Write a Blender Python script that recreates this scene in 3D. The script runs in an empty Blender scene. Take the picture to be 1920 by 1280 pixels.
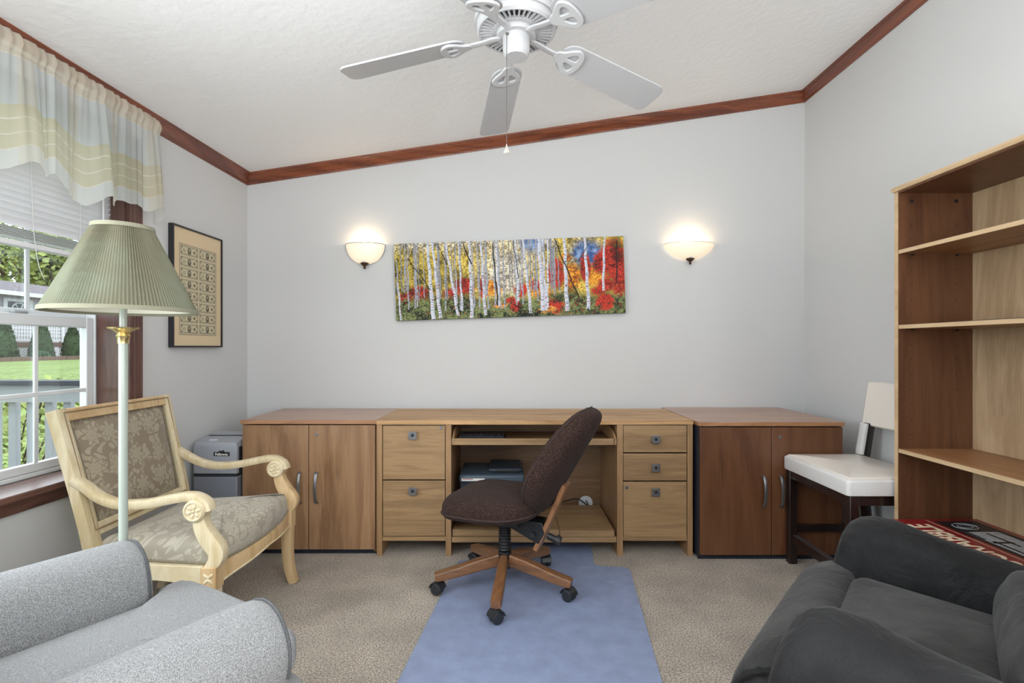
import bpy, bmesh, math, random
import numpy as np
from mathutils import Vector, Matrix
random.seed(7)
SC = bpy.context.scene
COL = SC.collection
PI = math.pi
def srgb(r, g, b):
    f = lambda c: (c/255/12.92) if c/255 <= .04045 else ((c/255+.055)/1.055)**2.4
    return (f(r), f(g), f(b), 1)

# ------------------------------------------------------------------ camera
cam_d = bpy.data.cameras.new('camera'); cam = bpy.data.objects.new('camera', cam_d); COL.objects.link(cam)
cam.location = (0, 0, 1.15); cam.rotation_euler = (PI/2, 0, 0)
cam_d.sensor_width = 36; cam_d.lens = 18; cam_d.clip_start = .02; cam_d.clip_end = 300
cam_d.shift_x = 5/1920; cam_d.shift_y = 10/1920
SC.camera = cam
# ------------------------------------------------------------------ exposure, sky, lights
SC.view_settings.view_transform = 'Standard'; SC.view_settings.look = 'None'
SC.view_settings.gamma = 1; SC.view_settings.exposure = 0.32
W = bpy.data.worlds.new('sky'); SC.world = W; W.use_nodes = True
bgn = W.node_tree.nodes['Background']; bgn.inputs[0].default_value = (.86, .93, 1, 1); bgn.inputs[1].default_value = 3.2
def area(name, loc, rot, sx, sy, power, col=(1, 1, 1)):
    l = bpy.data.lights.new(name, 'AREA'); l.shape = 'RECTANGLE'; l.size = sx; l.size_y = sy; l.energy = power; l.color = col
    o = bpy.data.objects.new(name, l); COL.objects.link(o); o.location = loc; o.rotation_euler = rot; return o
sun_d = bpy.data.lights.new('sun', 'SUN'); sun_d.energy = 2.0; sun_d.angle = .3; sun_d.color = (1, .97, .9)
sun = bpy.data.objects.new('sun', sun_d); COL.objects.link(sun); sun.rotation_euler = (math.radians(25), math.radians(35), 0)
# daylight of the second window on the left wall, then two added fill lights
area('window_daylight', (-2.03, .63, 1.35), (0, -PI/2, -.036), 1.35, 1.05, 44, (.9, .96, 1))
area('side_fill_light', (1.9, -.95, 1.45), (PI/2, 0, 1.3), 1.5, 1.7, 52, (.95, .98, 1))  # added fill inside the room by the right wall, no opening there
area('ceiling_bounce_light', (-.35, -.85, .95), (PI, 0, 0), 2.4, 1.3, 92, (.95, .98, 1))  # added upward fill to brighten the ceiling, no fixture stands here

# ------------------------------------------------------------------ helpers: materials
MATS = {}
def newmat(name):
    m = bpy.data.materials.new(name); m.use_nodes = True
    nt = m.node_tree; b = nt.nodes['Principled BSDF']; return m, nt, b
def nd(nt, t, **kw):
    n = nt.nodes.new(t)
    for k, v in kw.items(): setattr(n, k, v)
    return n
def setin(n, **kw):
    for k, v in kw.items(): n.inputs[k.replace('_', ' ')].default_value = v
def plain(name, c, rough=.5, metal=0, bump=0, bscale=300, var=0, sheen=0, coat=0):
    m, nt, b = newmat(name)
    b.inputs['Base Color'].default_value = c; b.inputs['Roughness'].default_value = rough; b.inputs['Metallic'].default_value = metal
    if sheen: b.inputs['Sheen Weight'].default_value = sheen; b.inputs['Sheen Roughness'].default_value = .4
    if coat: b.inputs['Coat Weight'].default_value = coat; b.inputs['Coat Roughness'].default_value = .15
    if bump or var:
        tc = nd(nt, 'ShaderNodeTexCoord'); no = nd(nt, 'ShaderNodeTexNoise'); no.inputs['Scale'].default_value = bscale; no.inputs['Detail'].default_value = 4
        nt.links.new(tc.outputs['Object'], no.inputs['Vector'])
        if bump:
            bp = nd(nt, 'ShaderNodeBump'); bp.inputs['Strength'].default_value = bump; bp.inputs['Distance'].default_value = .01
            nt.links.new(no.outputs['Fac'], bp.inputs['Height']); nt.links.new(bp.outputs['Normal'], b.inputs['Normal'])
        if var:
            r = nd(nt, 'ShaderNodeValToRGB'); r.color_ramp.elements[0].position = .3; r.color_ramp.elements[1].position = .7
            r.color_ramp.elements[0].color = tuple(x*(1-var) for x in c[:3])+(1,)
            r.color_ramp.elements[1].color = tuple(min(1, x*(1+var)) for x in c[:3])+(1,)
            nt.links.new(no.outputs['Fac'], r.inputs['Fac']); nt.links.new(r.outputs['Color'], b.inputs['Base Color'])
    return m
def wood(name, dark, light, axis='z', rough=.38, scale=6, stretch=9, knots=0, fine=.5, coat=.15):
    """grain runs along axis, in object space"""
    m, nt, b = newmat(name)
    L = nt.links.new
    tc = nd(nt, 'ShaderNodeTexCoord'); mp = nd(nt, 'ShaderNodeMapping')
    s = [scale*stretch/3]*3; s['xyz'.index(axis)] = scale/3
    mp.inputs['Scale'].default_value = s
    L(tc.outputs['Object'], mp.inputs['Vector'])
    n1 = nd(nt, 'ShaderNodeTexNoise'); setin(n1, Scale=.55, Detail=6, Roughness=.6, Distortion=.6); L(mp.outputs[0], n1.inputs['Vector'])
    mp2 = nd(nt, 'ShaderNodeMapping'); s2 = [scale*60]*3; s2['xyz'.index(axis)] = scale*1.2; mp2.inputs['Scale'].default_value = s2
    L(tc.outputs['Object'], mp2.inputs['Vector'])
    n2 = nd(nt, 'ShaderNodeTexNoise'); setin(n2, Scale=1, Detail=3, Roughness=.6); L(mp2.outputs[0], n2.inputs['Vector'])
    wv = nd(nt, 'ShaderNodeMath', operation='MULTIPLY_ADD'); L(n1.outputs['Fac'], wv.inputs[0]); wv.inputs[1].default_value = 5.0; wv.inputs[2].default_value = 0
    fr = nd(nt, 'ShaderNodeMath', operation='PINGPONG'); L(wv.outputs[0], fr.inputs[0]); fr.inputs[1].default_value = .5
    mx = nd(nt, 'ShaderNodeMath', operation='MULTIPLY_ADD'); L(fr.outputs[0], mx.inputs[0]); mx.inputs[1].default_value = .7
    ml = nd(nt, 'ShaderNodeMath', operation='MULTIPLY'); L(n2.outputs['Fac'], ml.inputs[0]); ml.inputs[1].default_value = fine
    L(ml.outputs[0], mx.inputs[2])
    add = nd(nt, 'ShaderNodeMath', operation='MULTIPLY_ADD'); L(n1.outputs['Fac'], add.inputs[0]); add.inputs[1].default_value = .5; L(mx.outputs[0], add.inputs[2])
    r = nd(nt, 'ShaderNodeValToRGB'); r.color_ramp.elements[0].position = .35; r.color_ramp.elements[1].position = .95
    r.color_ramp.elements[0].color = dark; r.color_ramp.elements[1].color = light
    L(add.outputs[0], r.inputs['Fac'])
    out = r.outputs['Color']
    if knots:
        mp3 = nd(nt, 'ShaderNodeMapping'); s3 = [knots*1.6]*3; s3['xyz'.index(axis)] = knots*.8; mp3.inputs['Scale'].default_value = s3
        L(tc.outputs['Object'], mp3.inputs['Vector'])
        vo = nd(nt, 'ShaderNodeTexVoronoi'); vo.inputs['Scale'].default_value = 1; L(mp3.outputs[0], vo.inputs['Vector'])
        kr = nd(nt, 'ShaderNodeValToRGB'); kr.color_ramp.elements[0].position = .03; kr.color_ramp.elements[1].position = .13
        kr.color_ramp.elements[0].color = (.25, .25, .25, 1); kr.color_ramp.elements[1].color = (1, 1, 1, 1)
        L(vo.outputs['Distance'], kr.inputs['Fac'])
        mm = nd(nt, 'ShaderNodeMix', data_type='RGBA', blend_type='MULTIPLY'); mm.inputs[0].default_value = 1
        L(out, mm.inputs[6]); L(kr.outputs['Color'], mm.inputs[7]); out = mm.outputs[2]
    L(out, b.inputs['Base Color'])
    b.inputs['Roughness'].default_value = rough
    b.inputs['Coat Weight'].default_value = coat; b.inputs['Coat Roughness'].default_value = .3
    bp = nd(nt, 'ShaderNodeBump'); bp.inputs['Strength'].default_value = .08; bp.inputs['Distance'].default_value = .003
    L(n2.outputs['Fac'], bp.inputs['Height']); L(bp.outputs['Normal'], b.inputs['Normal'])
    return m
def speckle(name, cols, scale=500, rough=.9, bump=.4, sheen=.3, big=0, bigscale=6, stretch=(1, 1, 1), dist=.004, wr=0):
    """fibre look: fine noise through a ramp of colours, optional broad mottling (big)"""
    m, nt, b = newmat(name); L = nt.links.new
    tc = nd(nt, 'ShaderNodeTexCoord'); mp = nd(nt, 'ShaderNodeMapping'); mp.inputs['Scale'].default_value = stretch
    L(tc.outputs['Object'], mp.inputs['Vector'])
    no = nd(nt, 'ShaderNodeTexNoise'); setin(no, Scale=scale, Detail=3, Roughness=.65); L(mp.outputs[0], no.inputs['Vector'])
    r = nd(nt, 'ShaderNodeValToRGB'); cr = r.color_ramp
    while len(cr.elements) < len(cols): cr.elements.new(.5)
    for i, c in enumerate(cols):
        cr.elements[i].position = .32 + .36*i/(len(cols)-1); cr.elements[i].color = c
    L(no.outputs['Fac'], r.inputs['Fac']); out = r.outputs['Color']
    if big:
        n2 = nd(nt, 'ShaderNodeTexNoise'); setin(n2, Scale=bigscale, Detail=3, Roughness=.6); L(tc.outputs['Object'], n2.inputs['Vector'])
        r2 = nd(nt, 'ShaderNodeValToRGB'); r2.color_ramp.elements[0].position = .35; r2.color_ramp.elements[1].position = .65
        v = 1-big; r2.color_ramp.elements[0].color = (v, v, v, 1); r2.color_ramp.elements[1].color = (1, 1, 1, 1)
        L(n2.outputs['Fac'], r2.inputs['Fac'])
        mm = nd(nt, 'ShaderNodeMix', data_type='RGBA', blend_type='MULTIPLY'); mm.inputs[0].default_value = 1
        L(out, mm.inputs[6]); L(r2.outputs['Color'], mm.inputs[7]); out = mm.outputs[2]
    L(out, b.inputs['Base Color']); b.inputs['Roughness'].default_value = rough
    b.inputs['Sheen Weight'].default_value = sheen; b.inputs['Sheen Roughness'].default_value = .5
    b.inputs['Specular IOR Level'].default_value = .2
    if bump:
        bp = nd(nt, 'ShaderNodeBump'); bp.inputs['Strength'].default_value = bump; bp.inputs['Distance'].default_value = dist
        L(no.outputs['Fac'], bp.inputs['Height']); L(bp.outputs['Normal'], b.inputs['Normal'])
        if wr:
            n3 = nd(nt, 'ShaderNodeTexNoise'); setin(n3, Scale=7, Detail=3, Roughness=.55, Distortion=1.2); L(tc.outputs['Object'], n3.inputs['Vector'])
            b3 = nd(nt, 'ShaderNodeBump'); b3.inputs['Strength'].default_value = wr; b3.inputs['Distance'].default_value = .03
            L(n3.outputs['Fac'], b3.inputs['Height']); L(b3.outputs['Normal'], bp.inputs['Normal'])
    return m
def damask(name, plane, ground, figure, scale=5.5):
    """woven floral figure: rosettes with petals in voronoi cells, leafy scrolls between"""
    m, nt, b = newmat(name); L = nt.links.new
    tc = nd(nt, 'ShaderNodeTexCoord'); sp = nd(nt, 'ShaderNodeSeparateXYZ'); L(tc.outputs['Object'], sp.inputs[0])
    cb = nd(nt, 'ShaderNodeCombineXYZ'); kz = -.8 if plane == 'xy' else 0
    for q in (0, 1):
        ma = nd(nt, 'ShaderNodeMath', operation='MULTIPLY_ADD'); L(sp.outputs[2], ma.inputs[0]); ma.inputs[1].default_value = kz
        L(sp.outputs['XYZ'.index(plane[q].upper())], ma.inputs[2]); L(ma.outputs[0], cb.inputs[q])
    sc = nd(nt, 'ShaderNodeVectorMath', operation='SCALE'); L(cb.outputs[0], sc.inputs[0]); sc.inputs['Scale'].default_value = scale
    vo = nd(nt, 'ShaderNodeTexVoronoi', voronoi_dimensions='2D'); setin(vo, Scale=1, Randomness=.35); L(sc.outputs[0], vo.inputs['Vector'])
    df = nd(nt, 'ShaderNodeVectorMath', operation='SUBTRACT'); L(sc.outputs[0], df.inputs[0]); L(vo.outputs['Position'], df.inputs[1])
    s2 = nd(nt, 'ShaderNodeSeparateXYZ'); L(df.outputs[0], s2.inputs[0])
    at = nd(nt, 'ShaderNodeMath', operation='ARCTAN2'); L(s2.outputs[1], at.inputs[0]); L(s2.outputs[0], at.inputs[1])
    k = nd(nt, 'ShaderNodeMath', operation='MULTIPLY'); L(at.outputs[0], k.inputs[0]); k.inputs[1].default_value = 7
    si = nd(nt, 'ShaderNodeMath', operation='SINE'); L(k.outputs[0], si.inputs[0])
    rr = nd(nt, 'ShaderNodeMath', operation='MULTIPLY_ADD'); L(si.outputs[0], rr.inputs[0]); rr.inputs[1].default_value = .09; L(vo.outputs['Distance'], rr.inputs[2])
    ramp = nd(nt, 'ShaderNodeValToRGB'); cr = ramp.color_ramp; cr.interpolation = 'LINEAR'
    for _ in range(6): cr.elements.new(.5)
    for i, (p, v) in enumerate([(.0, 1), (.09, 1), (.11, 0), (.16, 1), (.27, 1), (.29, 0), (.33, 0), (1, 0)]):
        cr.elements[i].position = p; cr.elements[i].color = (v, v, v, 1)
    L(rr.outputs[0], ramp.inputs['Fac'])
    # leaves: a second, denser voronoi stretched by noise
    no = nd(nt, 'ShaderNodeTexNoise'); setin(no, Scale=1.3, Detail=1); L(sc.outputs[0], no.inputs['Vector'])
    mxv = nd(nt, 'ShaderNodeVectorMath', operation='MULTIPLY_ADD'); L(no.outputs['Color'], mxv.inputs[0]); mxv.inputs[1].default_value = (1.4, 1.4, 0); L(sc.outputs[0], mxv.inputs[2])
    v2 = nd(nt, 'ShaderNodeTexVoronoi', voronoi_dimensions='2D', feature='DISTANCE_TO_EDGE'); setin(v2, Scale=3.2); L(mxv.outputs[0], v2.inputs['Vector'])
    g2 = nd(nt, 'ShaderNodeMath', operation='GREATER_THAN'); L(v2.outputs['Distance'], g2.inputs[0]); g2.inputs[1].default_value = .13
    v3 = nd(nt, 'ShaderNodeTexVoronoi', voronoi_dimensions='2D'); setin(v3, Scale=3.2); L(mxv.outputs[0], v3.inputs['Vector'])
    s3 = nd(nt, 'ShaderNodeSeparateColor'); L(v3.outputs['Color'], s3.inputs[0])
    g3 = nd(nt, 'ShaderNodeMath', operation='GREATER_THAN'); L(s3.outputs[0], g3.inputs[0]); g3.inputs[1].default_value = .38
    far = nd(nt, 'ShaderNodeMath', operation='GREATER_THAN'); L(rr.outputs[0], far.inputs[0]); far.inputs[1].default_value = .34
    m1 = nd(nt, 'ShaderNodeMath', operation='MULTIPLY'); L(g2.outputs[0], m1.inputs[0]); L(g3.outputs[0], m1.inputs[1])
    m2 = nd(nt, 'ShaderNodeMath', operation='MULTIPLY'); L(m1.outputs[0], m2.inputs[0]); L(far.outputs[0], m2.inputs[1])
    mx = nd(nt, 'ShaderNodeMath', operation='MAXIMUM'); L(m2.outputs[0], mx.inputs[0]); L(ramp.outputs['Color'], mx.inputs[1])
    fn = nd(nt, 'ShaderNodeTexNoise'); setin(fn, Scale=350, Detail=2); L(tc.outputs['Object'], fn.inputs['Vector'])
    fm = nd(nt, 'ShaderNodeMath', operation='MULTIPLY_ADD'); L(fn.outputs['Fac'], fm.inputs[0]); fm.inputs[1].default_value = .9; fm.inputs[2].default_value = .45
    fmul = nd(nt, 'ShaderNodeMath', operation='MULTIPLY'); L(mx.outputs[0], fmul.inputs[0]); L(fm.outputs[0], fmul.inputs[1])
    mix = nd(nt, 'ShaderNodeMix', data_type='RGBA'); L(fmul.outputs[0], mix.inputs[0]); mix.inputs[6].default_value = ground; mix.inputs[7].default_value = figure
    L(mix.outputs[2], b.inputs['Base Color']); b.inputs['Roughness'].default_value = .7; b.inputs['Sheen Weight'].default_value = .25
    bp = nd(nt, 'ShaderNodeBump'); bp.inputs['Strength'].default_value = .25; bp.inputs['Distance'].default_value = .002
    L(fmul.outputs[0], bp.inputs['Height']); L(bp.outputs['Normal'], b.inputs['Normal'])
    return m
def vcol(name, rough=.6, spec=.3):
    m, nt, b = newmat(name)
    a = nd(nt, 'ShaderNodeAttribute', attribute_name='ink'); nt.links.new(a.outputs['Color'], b.inputs['Base Color'])
    b.inputs['Roughness'].default_value = rough; b.inputs['Specular IOR Level'].default_value = spec; return m
def glassmat(name, tint=(.96, .98, .98, 1), gloss=.07):
    m, nt, b = newmat(name); nt.nodes.remove(b)
    out = nt.nodes['Material Output']; t = nd(nt, 'ShaderNodeBsdfTransparent'); t.inputs[0].default_value = tint
    g = nd(nt, 'ShaderNodeBsdfGlossy'); g.inputs['Roughness'].default_value = .02
    mx = nd(nt, 'ShaderNodeMixShader'); mx.inputs[0].default_value = gloss
    nt.links.new(t.outputs[0], mx.inputs[1]); nt.links.new(g.outputs[0], mx.inputs[2]); nt.links.new(mx.outputs[0], out.inputs[0]); return m
def glow(name, base, emit, strength, trans=.5):
    m, nt, b = newmat(name)
    b.inputs['Base Color'].default_value = base; b.inputs['Roughness'].default_value = .4
    b.inputs['Emission Color'].default_value = emit; b.inputs['Emission Strength'].default_value = strength; return m

M = {}
M['wall'] = plain('wall_paint', srgb(210, 210, 210), .75, bump=.04, bscale=60)
M['ceiling'] = plain('ceiling_paint', srgb(246, 246, 246), .8, bump=.3, bscale=26)
M['carpet'] = speckle('carpet_pile', [srgb(116, 102, 88), srgb(196, 181, 164), srgb(248, 238, 222)], scale=150, rough=1, bump=1, sheen=.2, big=.28, bigscale=3.5, dist=.012)
M['crown'] = wood('red_cherry_crown', srgb(84, 40, 26), srgb(140, 76, 50), 'y', .3, 5, 10, knots=2.2, coat=.4)
M['crown_x'] = wood('red_cherry_crown_across', srgb(84, 40, 26), srgb(146, 80, 50), 'x', .3, 5, 10, knots=2.2, coat=.4)
M['casing'] = wood('dark_casing_wood', srgb(56, 34, 29), srgb(100, 66, 56), 'z', .35, 6, 10, coat=.35)
M['casing_y'] = wood('dark_sill_wood', srgb(70, 42, 36), srgb(122, 84, 72), 'y', .35, 6, 10, coat=.4)
M['vinyl'] = plain('white_vinyl', srgb(226, 230, 232), .35)
M['glass'] = glassmat('window_glass')
M['slat'] = plain('blind_slat', srgb(228, 228, 230), .45)
M['cord'] = plain('white_cord', srgb(215, 215, 212), .8)
M['alder'] = wood('alder_veneer', srgb(124, 90, 62), srgb(168, 132, 98), 'z', .4, 4, 7, knots=2.4, fine=.45)
M['alder_top'] = wood('alder_top', srgb(150, 104, 74), srgb(190, 144, 108), 'x', .28, 4, 7, fine=.4, coat=.35)
M['alder_r'] = wood('alder_veneer_red', srgb(84, 50, 30), srgb(114, 74, 48), 'z', .4, 4, 7, knots=2.1, fine=.45)
M['alder_r_top'] = wood('alder_top_red', srgb(146, 100, 68), srgb(190, 142, 104), 'x', .28, 4, 7, fine=.4, coat=.35)
M['oak'] = wood('oak_drawer_veneer', srgb(128, 100, 68), srgb(168, 136, 98), 'x', .5, 5, 11, fine=.6, coat=0)
M['oak_z'] = wood('oak_panel_veneer', srgb(136, 104, 70), srgb(172, 136, 98), 'z', .42, 5, 11, fine=.5)
M['oak_in'] = wood('oak_inside_veneer', srgb(104, 78, 54), srgb(140, 108, 78), 'x', .45, 5, 9, fine=.5)
M['navy'] = plain('navy_black_laminate', srgb(30, 36, 48), .5)
M['nickel'] = plain('brushed_nickel', srgb(150, 152, 156), .35, .9)
M['steel'] = plain('dark_steel', srgb(70, 72, 76), .4, .8)
M['black'] = plain('black_plastic', srgb(26, 27, 30), .45)
M['castor'] = plain('castor_black', srgb(38, 40, 44), .4)
M['case_side'] = wood('bookcase_side', srgb(86, 52, 34), srgb(118, 78, 52), 'z', .45, 4, 8, fine=.4)
M['case_back'] = wood('bookcase_back', srgb(150, 122, 90), srgb(194, 168, 134), 'z', .5, 4, 7, fine=.5)
M['case_shelf'] = wood('bookcase_shelf', srgb(136, 92, 58), srgb(172, 126, 86), 'y', .45, 4, 8, fine=.4)
M['case_edge'] = wood('bookcase_edge', srgb(190, 160, 122), srgb(216, 188, 150), 'y', .45, 4, 8, fine=.3)
M['hole'] = plain('dark_hole', srgb(30, 18, 12), .9)
M['fan'] = plain('fan_white', srgb(196, 196, 198), .35)
M['blade'] = plain('fan_blade_white', srgb(186, 186, 188), .4)
M['cavity'] = plain('fan_cavity', srgb(50, 50, 53), .8)  # shade behind the vent slots is put into this dark colour
M['chain'] = plain('pull_chain', srgb(120, 116, 108), .35, .9)
M['bronze'] = plain('bronze', srgb(96, 74, 58), .4, .8)
M['brass'] = plain('brass', srgb(226, 206, 150), .28, .95)
M['pole'] = plain('sage_white_enamel', srgb(174, 182, 172), .25, coat=.4)
M['cream'] = wood('antiqued_cream_paint', srgb(200, 180, 138), srgb(232, 220, 190), 'z', .42, 8, 4, fine=.3, coat=.25)
M['cream_warm'] = wood('antiqued_tan_paint', srgb(186, 150, 104), srgb(224, 198, 154), 'z', .42, 8, 4, fine=.3, coat=.25)
M['groove'] = plain('antique_glaze', srgb(140, 116, 84), .6)
M['damask_back'] = damask('damask_back', 'yz', srgb(136, 122, 102), srgb(168, 156, 134), 9)
M['damask_seat'] = damask('damask_seat', 'xy', srgb(156, 148, 131), srgb(182, 174, 157), 9)
M['gimp'] = speckle('gimp_braid', [srgb(94, 84, 66), srgb(150, 138, 112)], 220, .9, .5)
M['grey_wool'] = speckle('heather_grey', [srgb(100, 101, 102), srgb(146, 147, 148), srgb(192, 193, 194)], 620, .95, .3, .1, stretch=(1, 1, .55), dist=.003)
M['grey_pipe'] = speckle('grey_piping', [srgb(78, 79, 81), srgb(112, 113, 115)], 400, .95, .3, .05)
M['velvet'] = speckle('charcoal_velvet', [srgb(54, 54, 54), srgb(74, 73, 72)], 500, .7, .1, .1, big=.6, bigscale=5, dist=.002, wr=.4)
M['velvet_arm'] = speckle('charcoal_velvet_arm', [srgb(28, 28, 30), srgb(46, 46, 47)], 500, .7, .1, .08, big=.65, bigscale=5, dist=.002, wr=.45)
M['tweed'] = speckle('brown_tweed', [srgb(12, 8, 7), srgb(40, 27, 24), srgb(104, 80, 70)], 430, .95, .5, .03, dist=.003)
M['oak_leg'] = wood('oak_stained_leg', srgb(84, 54, 34), srgb(130, 90, 58), 'x', .35, 7, 9, fine=.7, coat=.35)
M['oak_bar'] = wood('oak_stained_bar', srgb(112, 74, 46), srgb(162, 116, 78), 'z', .35, 7, 9, fine=.6, coat=.3)
M['mat'] = plain('blue_vinyl_mat', srgb(136, 148, 178), .5, bump=.25, bscale=14, var=.1)
M['leather'] = plain('cream_leather', srgb(232, 224, 214), .35, bump=.08, bscale=120, coat=.2)
M['leather_w'] = plain('white_leather', srgb(226, 225, 223), .35, bump=.08, bscale=120, coat=.2)
M['espresso'] = plain('espresso_wood', srgb(34, 22, 20), .3, coat=.4)
M['frame_black'] = plain('black_frame', srgb(36, 34, 38), .35)
M['mat_board'] = plain('tan_mat_board', srgb(222, 200, 164), .85)
M['shred_grey'] = plain('shredder_grey', srgb(158, 162, 170), .35)
M['shred_dark'] = plain('shredder_dark', srgb(44, 46, 52), .5)
M['shred_body'] = plain('shredder_bin', srgb(128, 132, 142), .4)
M['printer'] = plain('printer_dark', srgb(52, 62, 74), .35)
M['printer_top'] = plain('printer_lid', srgb(74, 88, 102), .4)
M['white_pl'] = plain('white_plastic', srgb(222, 226, 230), .4)
M['white'] = plain('white_print', srgb(240, 238, 232), .6)
M['cream_print'] = plain('cream_print', srgb(238, 222, 190), .5)
M['red_box'] = plain('red_card', srgb(140, 26, 34), .35, coat=.3)
M['box_side'] = plain('dark_red_card', srgb(96, 18, 26), .5)
M['key'] = plain('keyboard_key', srgb(48, 50, 56), .5)
M['print'] = vcol('printed_canvas', .55, .25)
M['print_paper'] = vcol('printed_paper', .5, .3)
M['canvas_edge'] = plain('canvas_edge', srgb(70, 66, 54), .8, var=.5, bscale=60)

# ------------------------------------------------------------------ helpers: geometry
def link(name, me, mat, parent=None, bevel=0, smooth=True, seg=2, sub=0):
    if isinstance(me, bmesh.types.BMesh):
        bm = me; me = bpy.data.meshes.new(name)
        bmesh.ops.recalc_face_normals(bm, faces=bm.faces)
        bm.to_mesh(me); bm.free()
    o = bpy.data.objects.new(name, me); COL.objects.link(o)
    for m_ in (mat if isinstance(mat, (list, tuple)) else [mat]): me.materials.append(m_)
    if smooth:
        me.polygons.foreach_set('use_smooth', [True]*len(me.polygons)); me.set_sharp_from_angle(angle=math.radians(42))
    if bevel:
        b = o.modifiers.new('bevel', 'BEVEL'); b.width = bevel; b.segments = seg; b.limit_method = 'ANGLE'; b.angle_limit = math.radians(40); b.harden_normals = False
    if sub:
        s = o.modifiers.new('sub', 'SUBSURF'); s.levels = sub; s.render_levels = sub
    if parent: o.parent = parent
    return o
def tag(o, label=None, cat=None, group=None, kind=None):
    if label: o['label'] = label
    if cat: o['category'] = cat
    if group: o['group'] = group
    if kind: o['kind'] = kind
    return o
def thing(name, label=None, cat=None, loc=(0, 0, 0), rz=0, group=None, kind=None, rot=None):
    o = bpy.data.objects.new(name, None); COL.objects.link(o); o.empty_display_size = .05
    o.location = loc; o.rotation_euler = rot or (0, 0, rz); return tag(o, label, cat, group, kind)
def share(src, name, parent, loc=None, rot=None):
    c = src.copy(); c.name = name; COL.objects.link(c); c.parent = parent
    if loc is not None: c.location = loc
    if rot is not None: c.rotation_euler = rot
    return c
def B(): return bmesh.new()
def face(bm, vs, mi=0):
    try:
        f = bm.faces.new(vs); f.material_index = mi; return f
    except ValueError: return None
def box(bm, x0, x1, y0, y1, z0, z1, mi=0, mat=None):
    v = [Vector(p) for p in ((x0, y0, z0), (x1, y0, z0), (x1, y1, z0), (x0, y1, z0), (x0, y0, z1), (x1, y0, z1), (x1, y1, z1), (x0, y1, z1))]
    if mat: v = [mat @ p for p in v]
    v = [bm.verts.new(p) for p in v]
    for q in ((0, 3, 2, 1), (4, 5, 6, 7), (0, 1, 5, 4), (1, 2, 6, 5), (2, 3, 7, 6), (3, 0, 4, 7)): face(bm, [v[i] for i in q], mi)
    return bm
def bx(*a, **k): return box(B(), *a, **k)
def rings(bm, R, closed=True, cap0=True, cap1=True, mi=0):
    """skin a list of equal-length point loops"""
    V = [[bm.verts.new(p) for p in r] for r in R]; n = len(R[0])
    for a, b in zip(V, V[1:]):
        for i in range(n if closed else n-1):
            j = (i+1) % n; face(bm, [a[i], a[j], b[j], b[i]], mi)
    if closed and cap0: face(bm, list(reversed(V[0])), mi)
    if closed and cap1: face(bm, V[-1], mi)
    return bm
def lathe(bm, prof, n=32, c=(0, 0, 0), a0=0, a1=2*PI, mi=0, cap=True):
    full = abs(a1-a0-2*PI) < 1e-6
    m = n if full else n+1; R = []
    for r, z in prof: R.append([(c[0]+r*math.cos(a0+(a1-a0)*i/n), c[1]+r*math.sin(a0+(a1-a0)*i/n), c[2]+z) for i in range(m)])
    return rings(bm, R, full, cap, cap, mi)
def frame_along(pts, closed=False):
    P = [Vector(p) for p in pts]; n = len(P); out = []
    T = []
    for i in range(n):
        a = P[(i-1) % n] if (closed or i > 0) else P[i]; b = P[(i+1) % n] if (closed or i < n-1) else P[i]
        T.append((b-a).normalized())
    u = Vector((0, 0, 1)) if abs(T[0].z) < .9 else Vector((1, 0, 0))
    s = T[0].cross(u).normalized()
    for i in range(n):
        s = (s - T[i]*s.dot(T[i])).normalized(); out.append((P[i], s, T[i].cross(s).normalized()))
    return out
def tube(bm, pts, r, n=10, closed=False, mi=0, cap=True):
    R = []
    for i, (p, s, u) in enumerate(frame_along(pts, closed)):
        rr = r[i] if isinstance(r, (list, tuple)) else r
        R.append([p + (s*math.cos(2*PI*k/n)+u*math.sin(2*PI*k/n))*rr for k in range(n)])
    if closed: R.append(R[0])
    return rings(bm, R, True, cap and not closed, cap and not closed, mi)
def sweep(bm, pts, prof, side=(0, 1, 0), sc=None, mi=0):
    """profile (a along side, b along the normal) swept along pts, side vector fixed"""
    P = [Vector(p) for p in pts]; S = Vector(side).normalized(); R = []
    for i, p in enumerate(P):
        t = (P[min(i+1, len(P)-1)]-P[max(i-1, 0)]).normalized(); s = (S-t*S.dot(t)).normalized(); u = s.cross(t).normalized()
        k = sc[i] if sc else 1; ka, kb = k if isinstance(k, (tuple, list)) else (k, k)
        R.append([p+s*a*ka+u*b*kb for a, b in prof])
    return rings(bm, R, mi=mi)
def cyl(bm, p0, p1, r0, r1=None, n=16, mi=0):
    r1 = r0 if r1 is None else r1
    return tube(bm, [p0, p1], [r0, r1], n, mi=mi)
def prism(bm, poly, plane, a, b, mi=0):
    f = {'xz': lambda u, v, w: (u, w, v), 'xy': lambda u, v, w: (u, v, w), 'yz': lambda u, v, w: (w, u, v)}[plane]
    return rings(bm, [[f(u, v, a) for u, v in poly], [f(u, v, b) for u, v in poly]], mi=mi)
def spline(P, n=8, closed=False):
    P = [Vector(p) for p in P]; N = len(P); out = []
    for i in range(N if closed else N-1):
        g = lambda k: P[k % N] if closed else P[max(0, min(N-1, k))]
        p0, p1, p2, p3 = g(i-1), g(i), g(i+1), g(i+2)
        for j in range(n):
            t = j/n; out.append(.5*((2*p1)+(p2-p0)*t+(2*p0-5*p1+4*p2-p3)*t*t+(3*p1-p0-3*p2+p3)*t**3))
    if not closed: out.append(P[-1])
    return out
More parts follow.
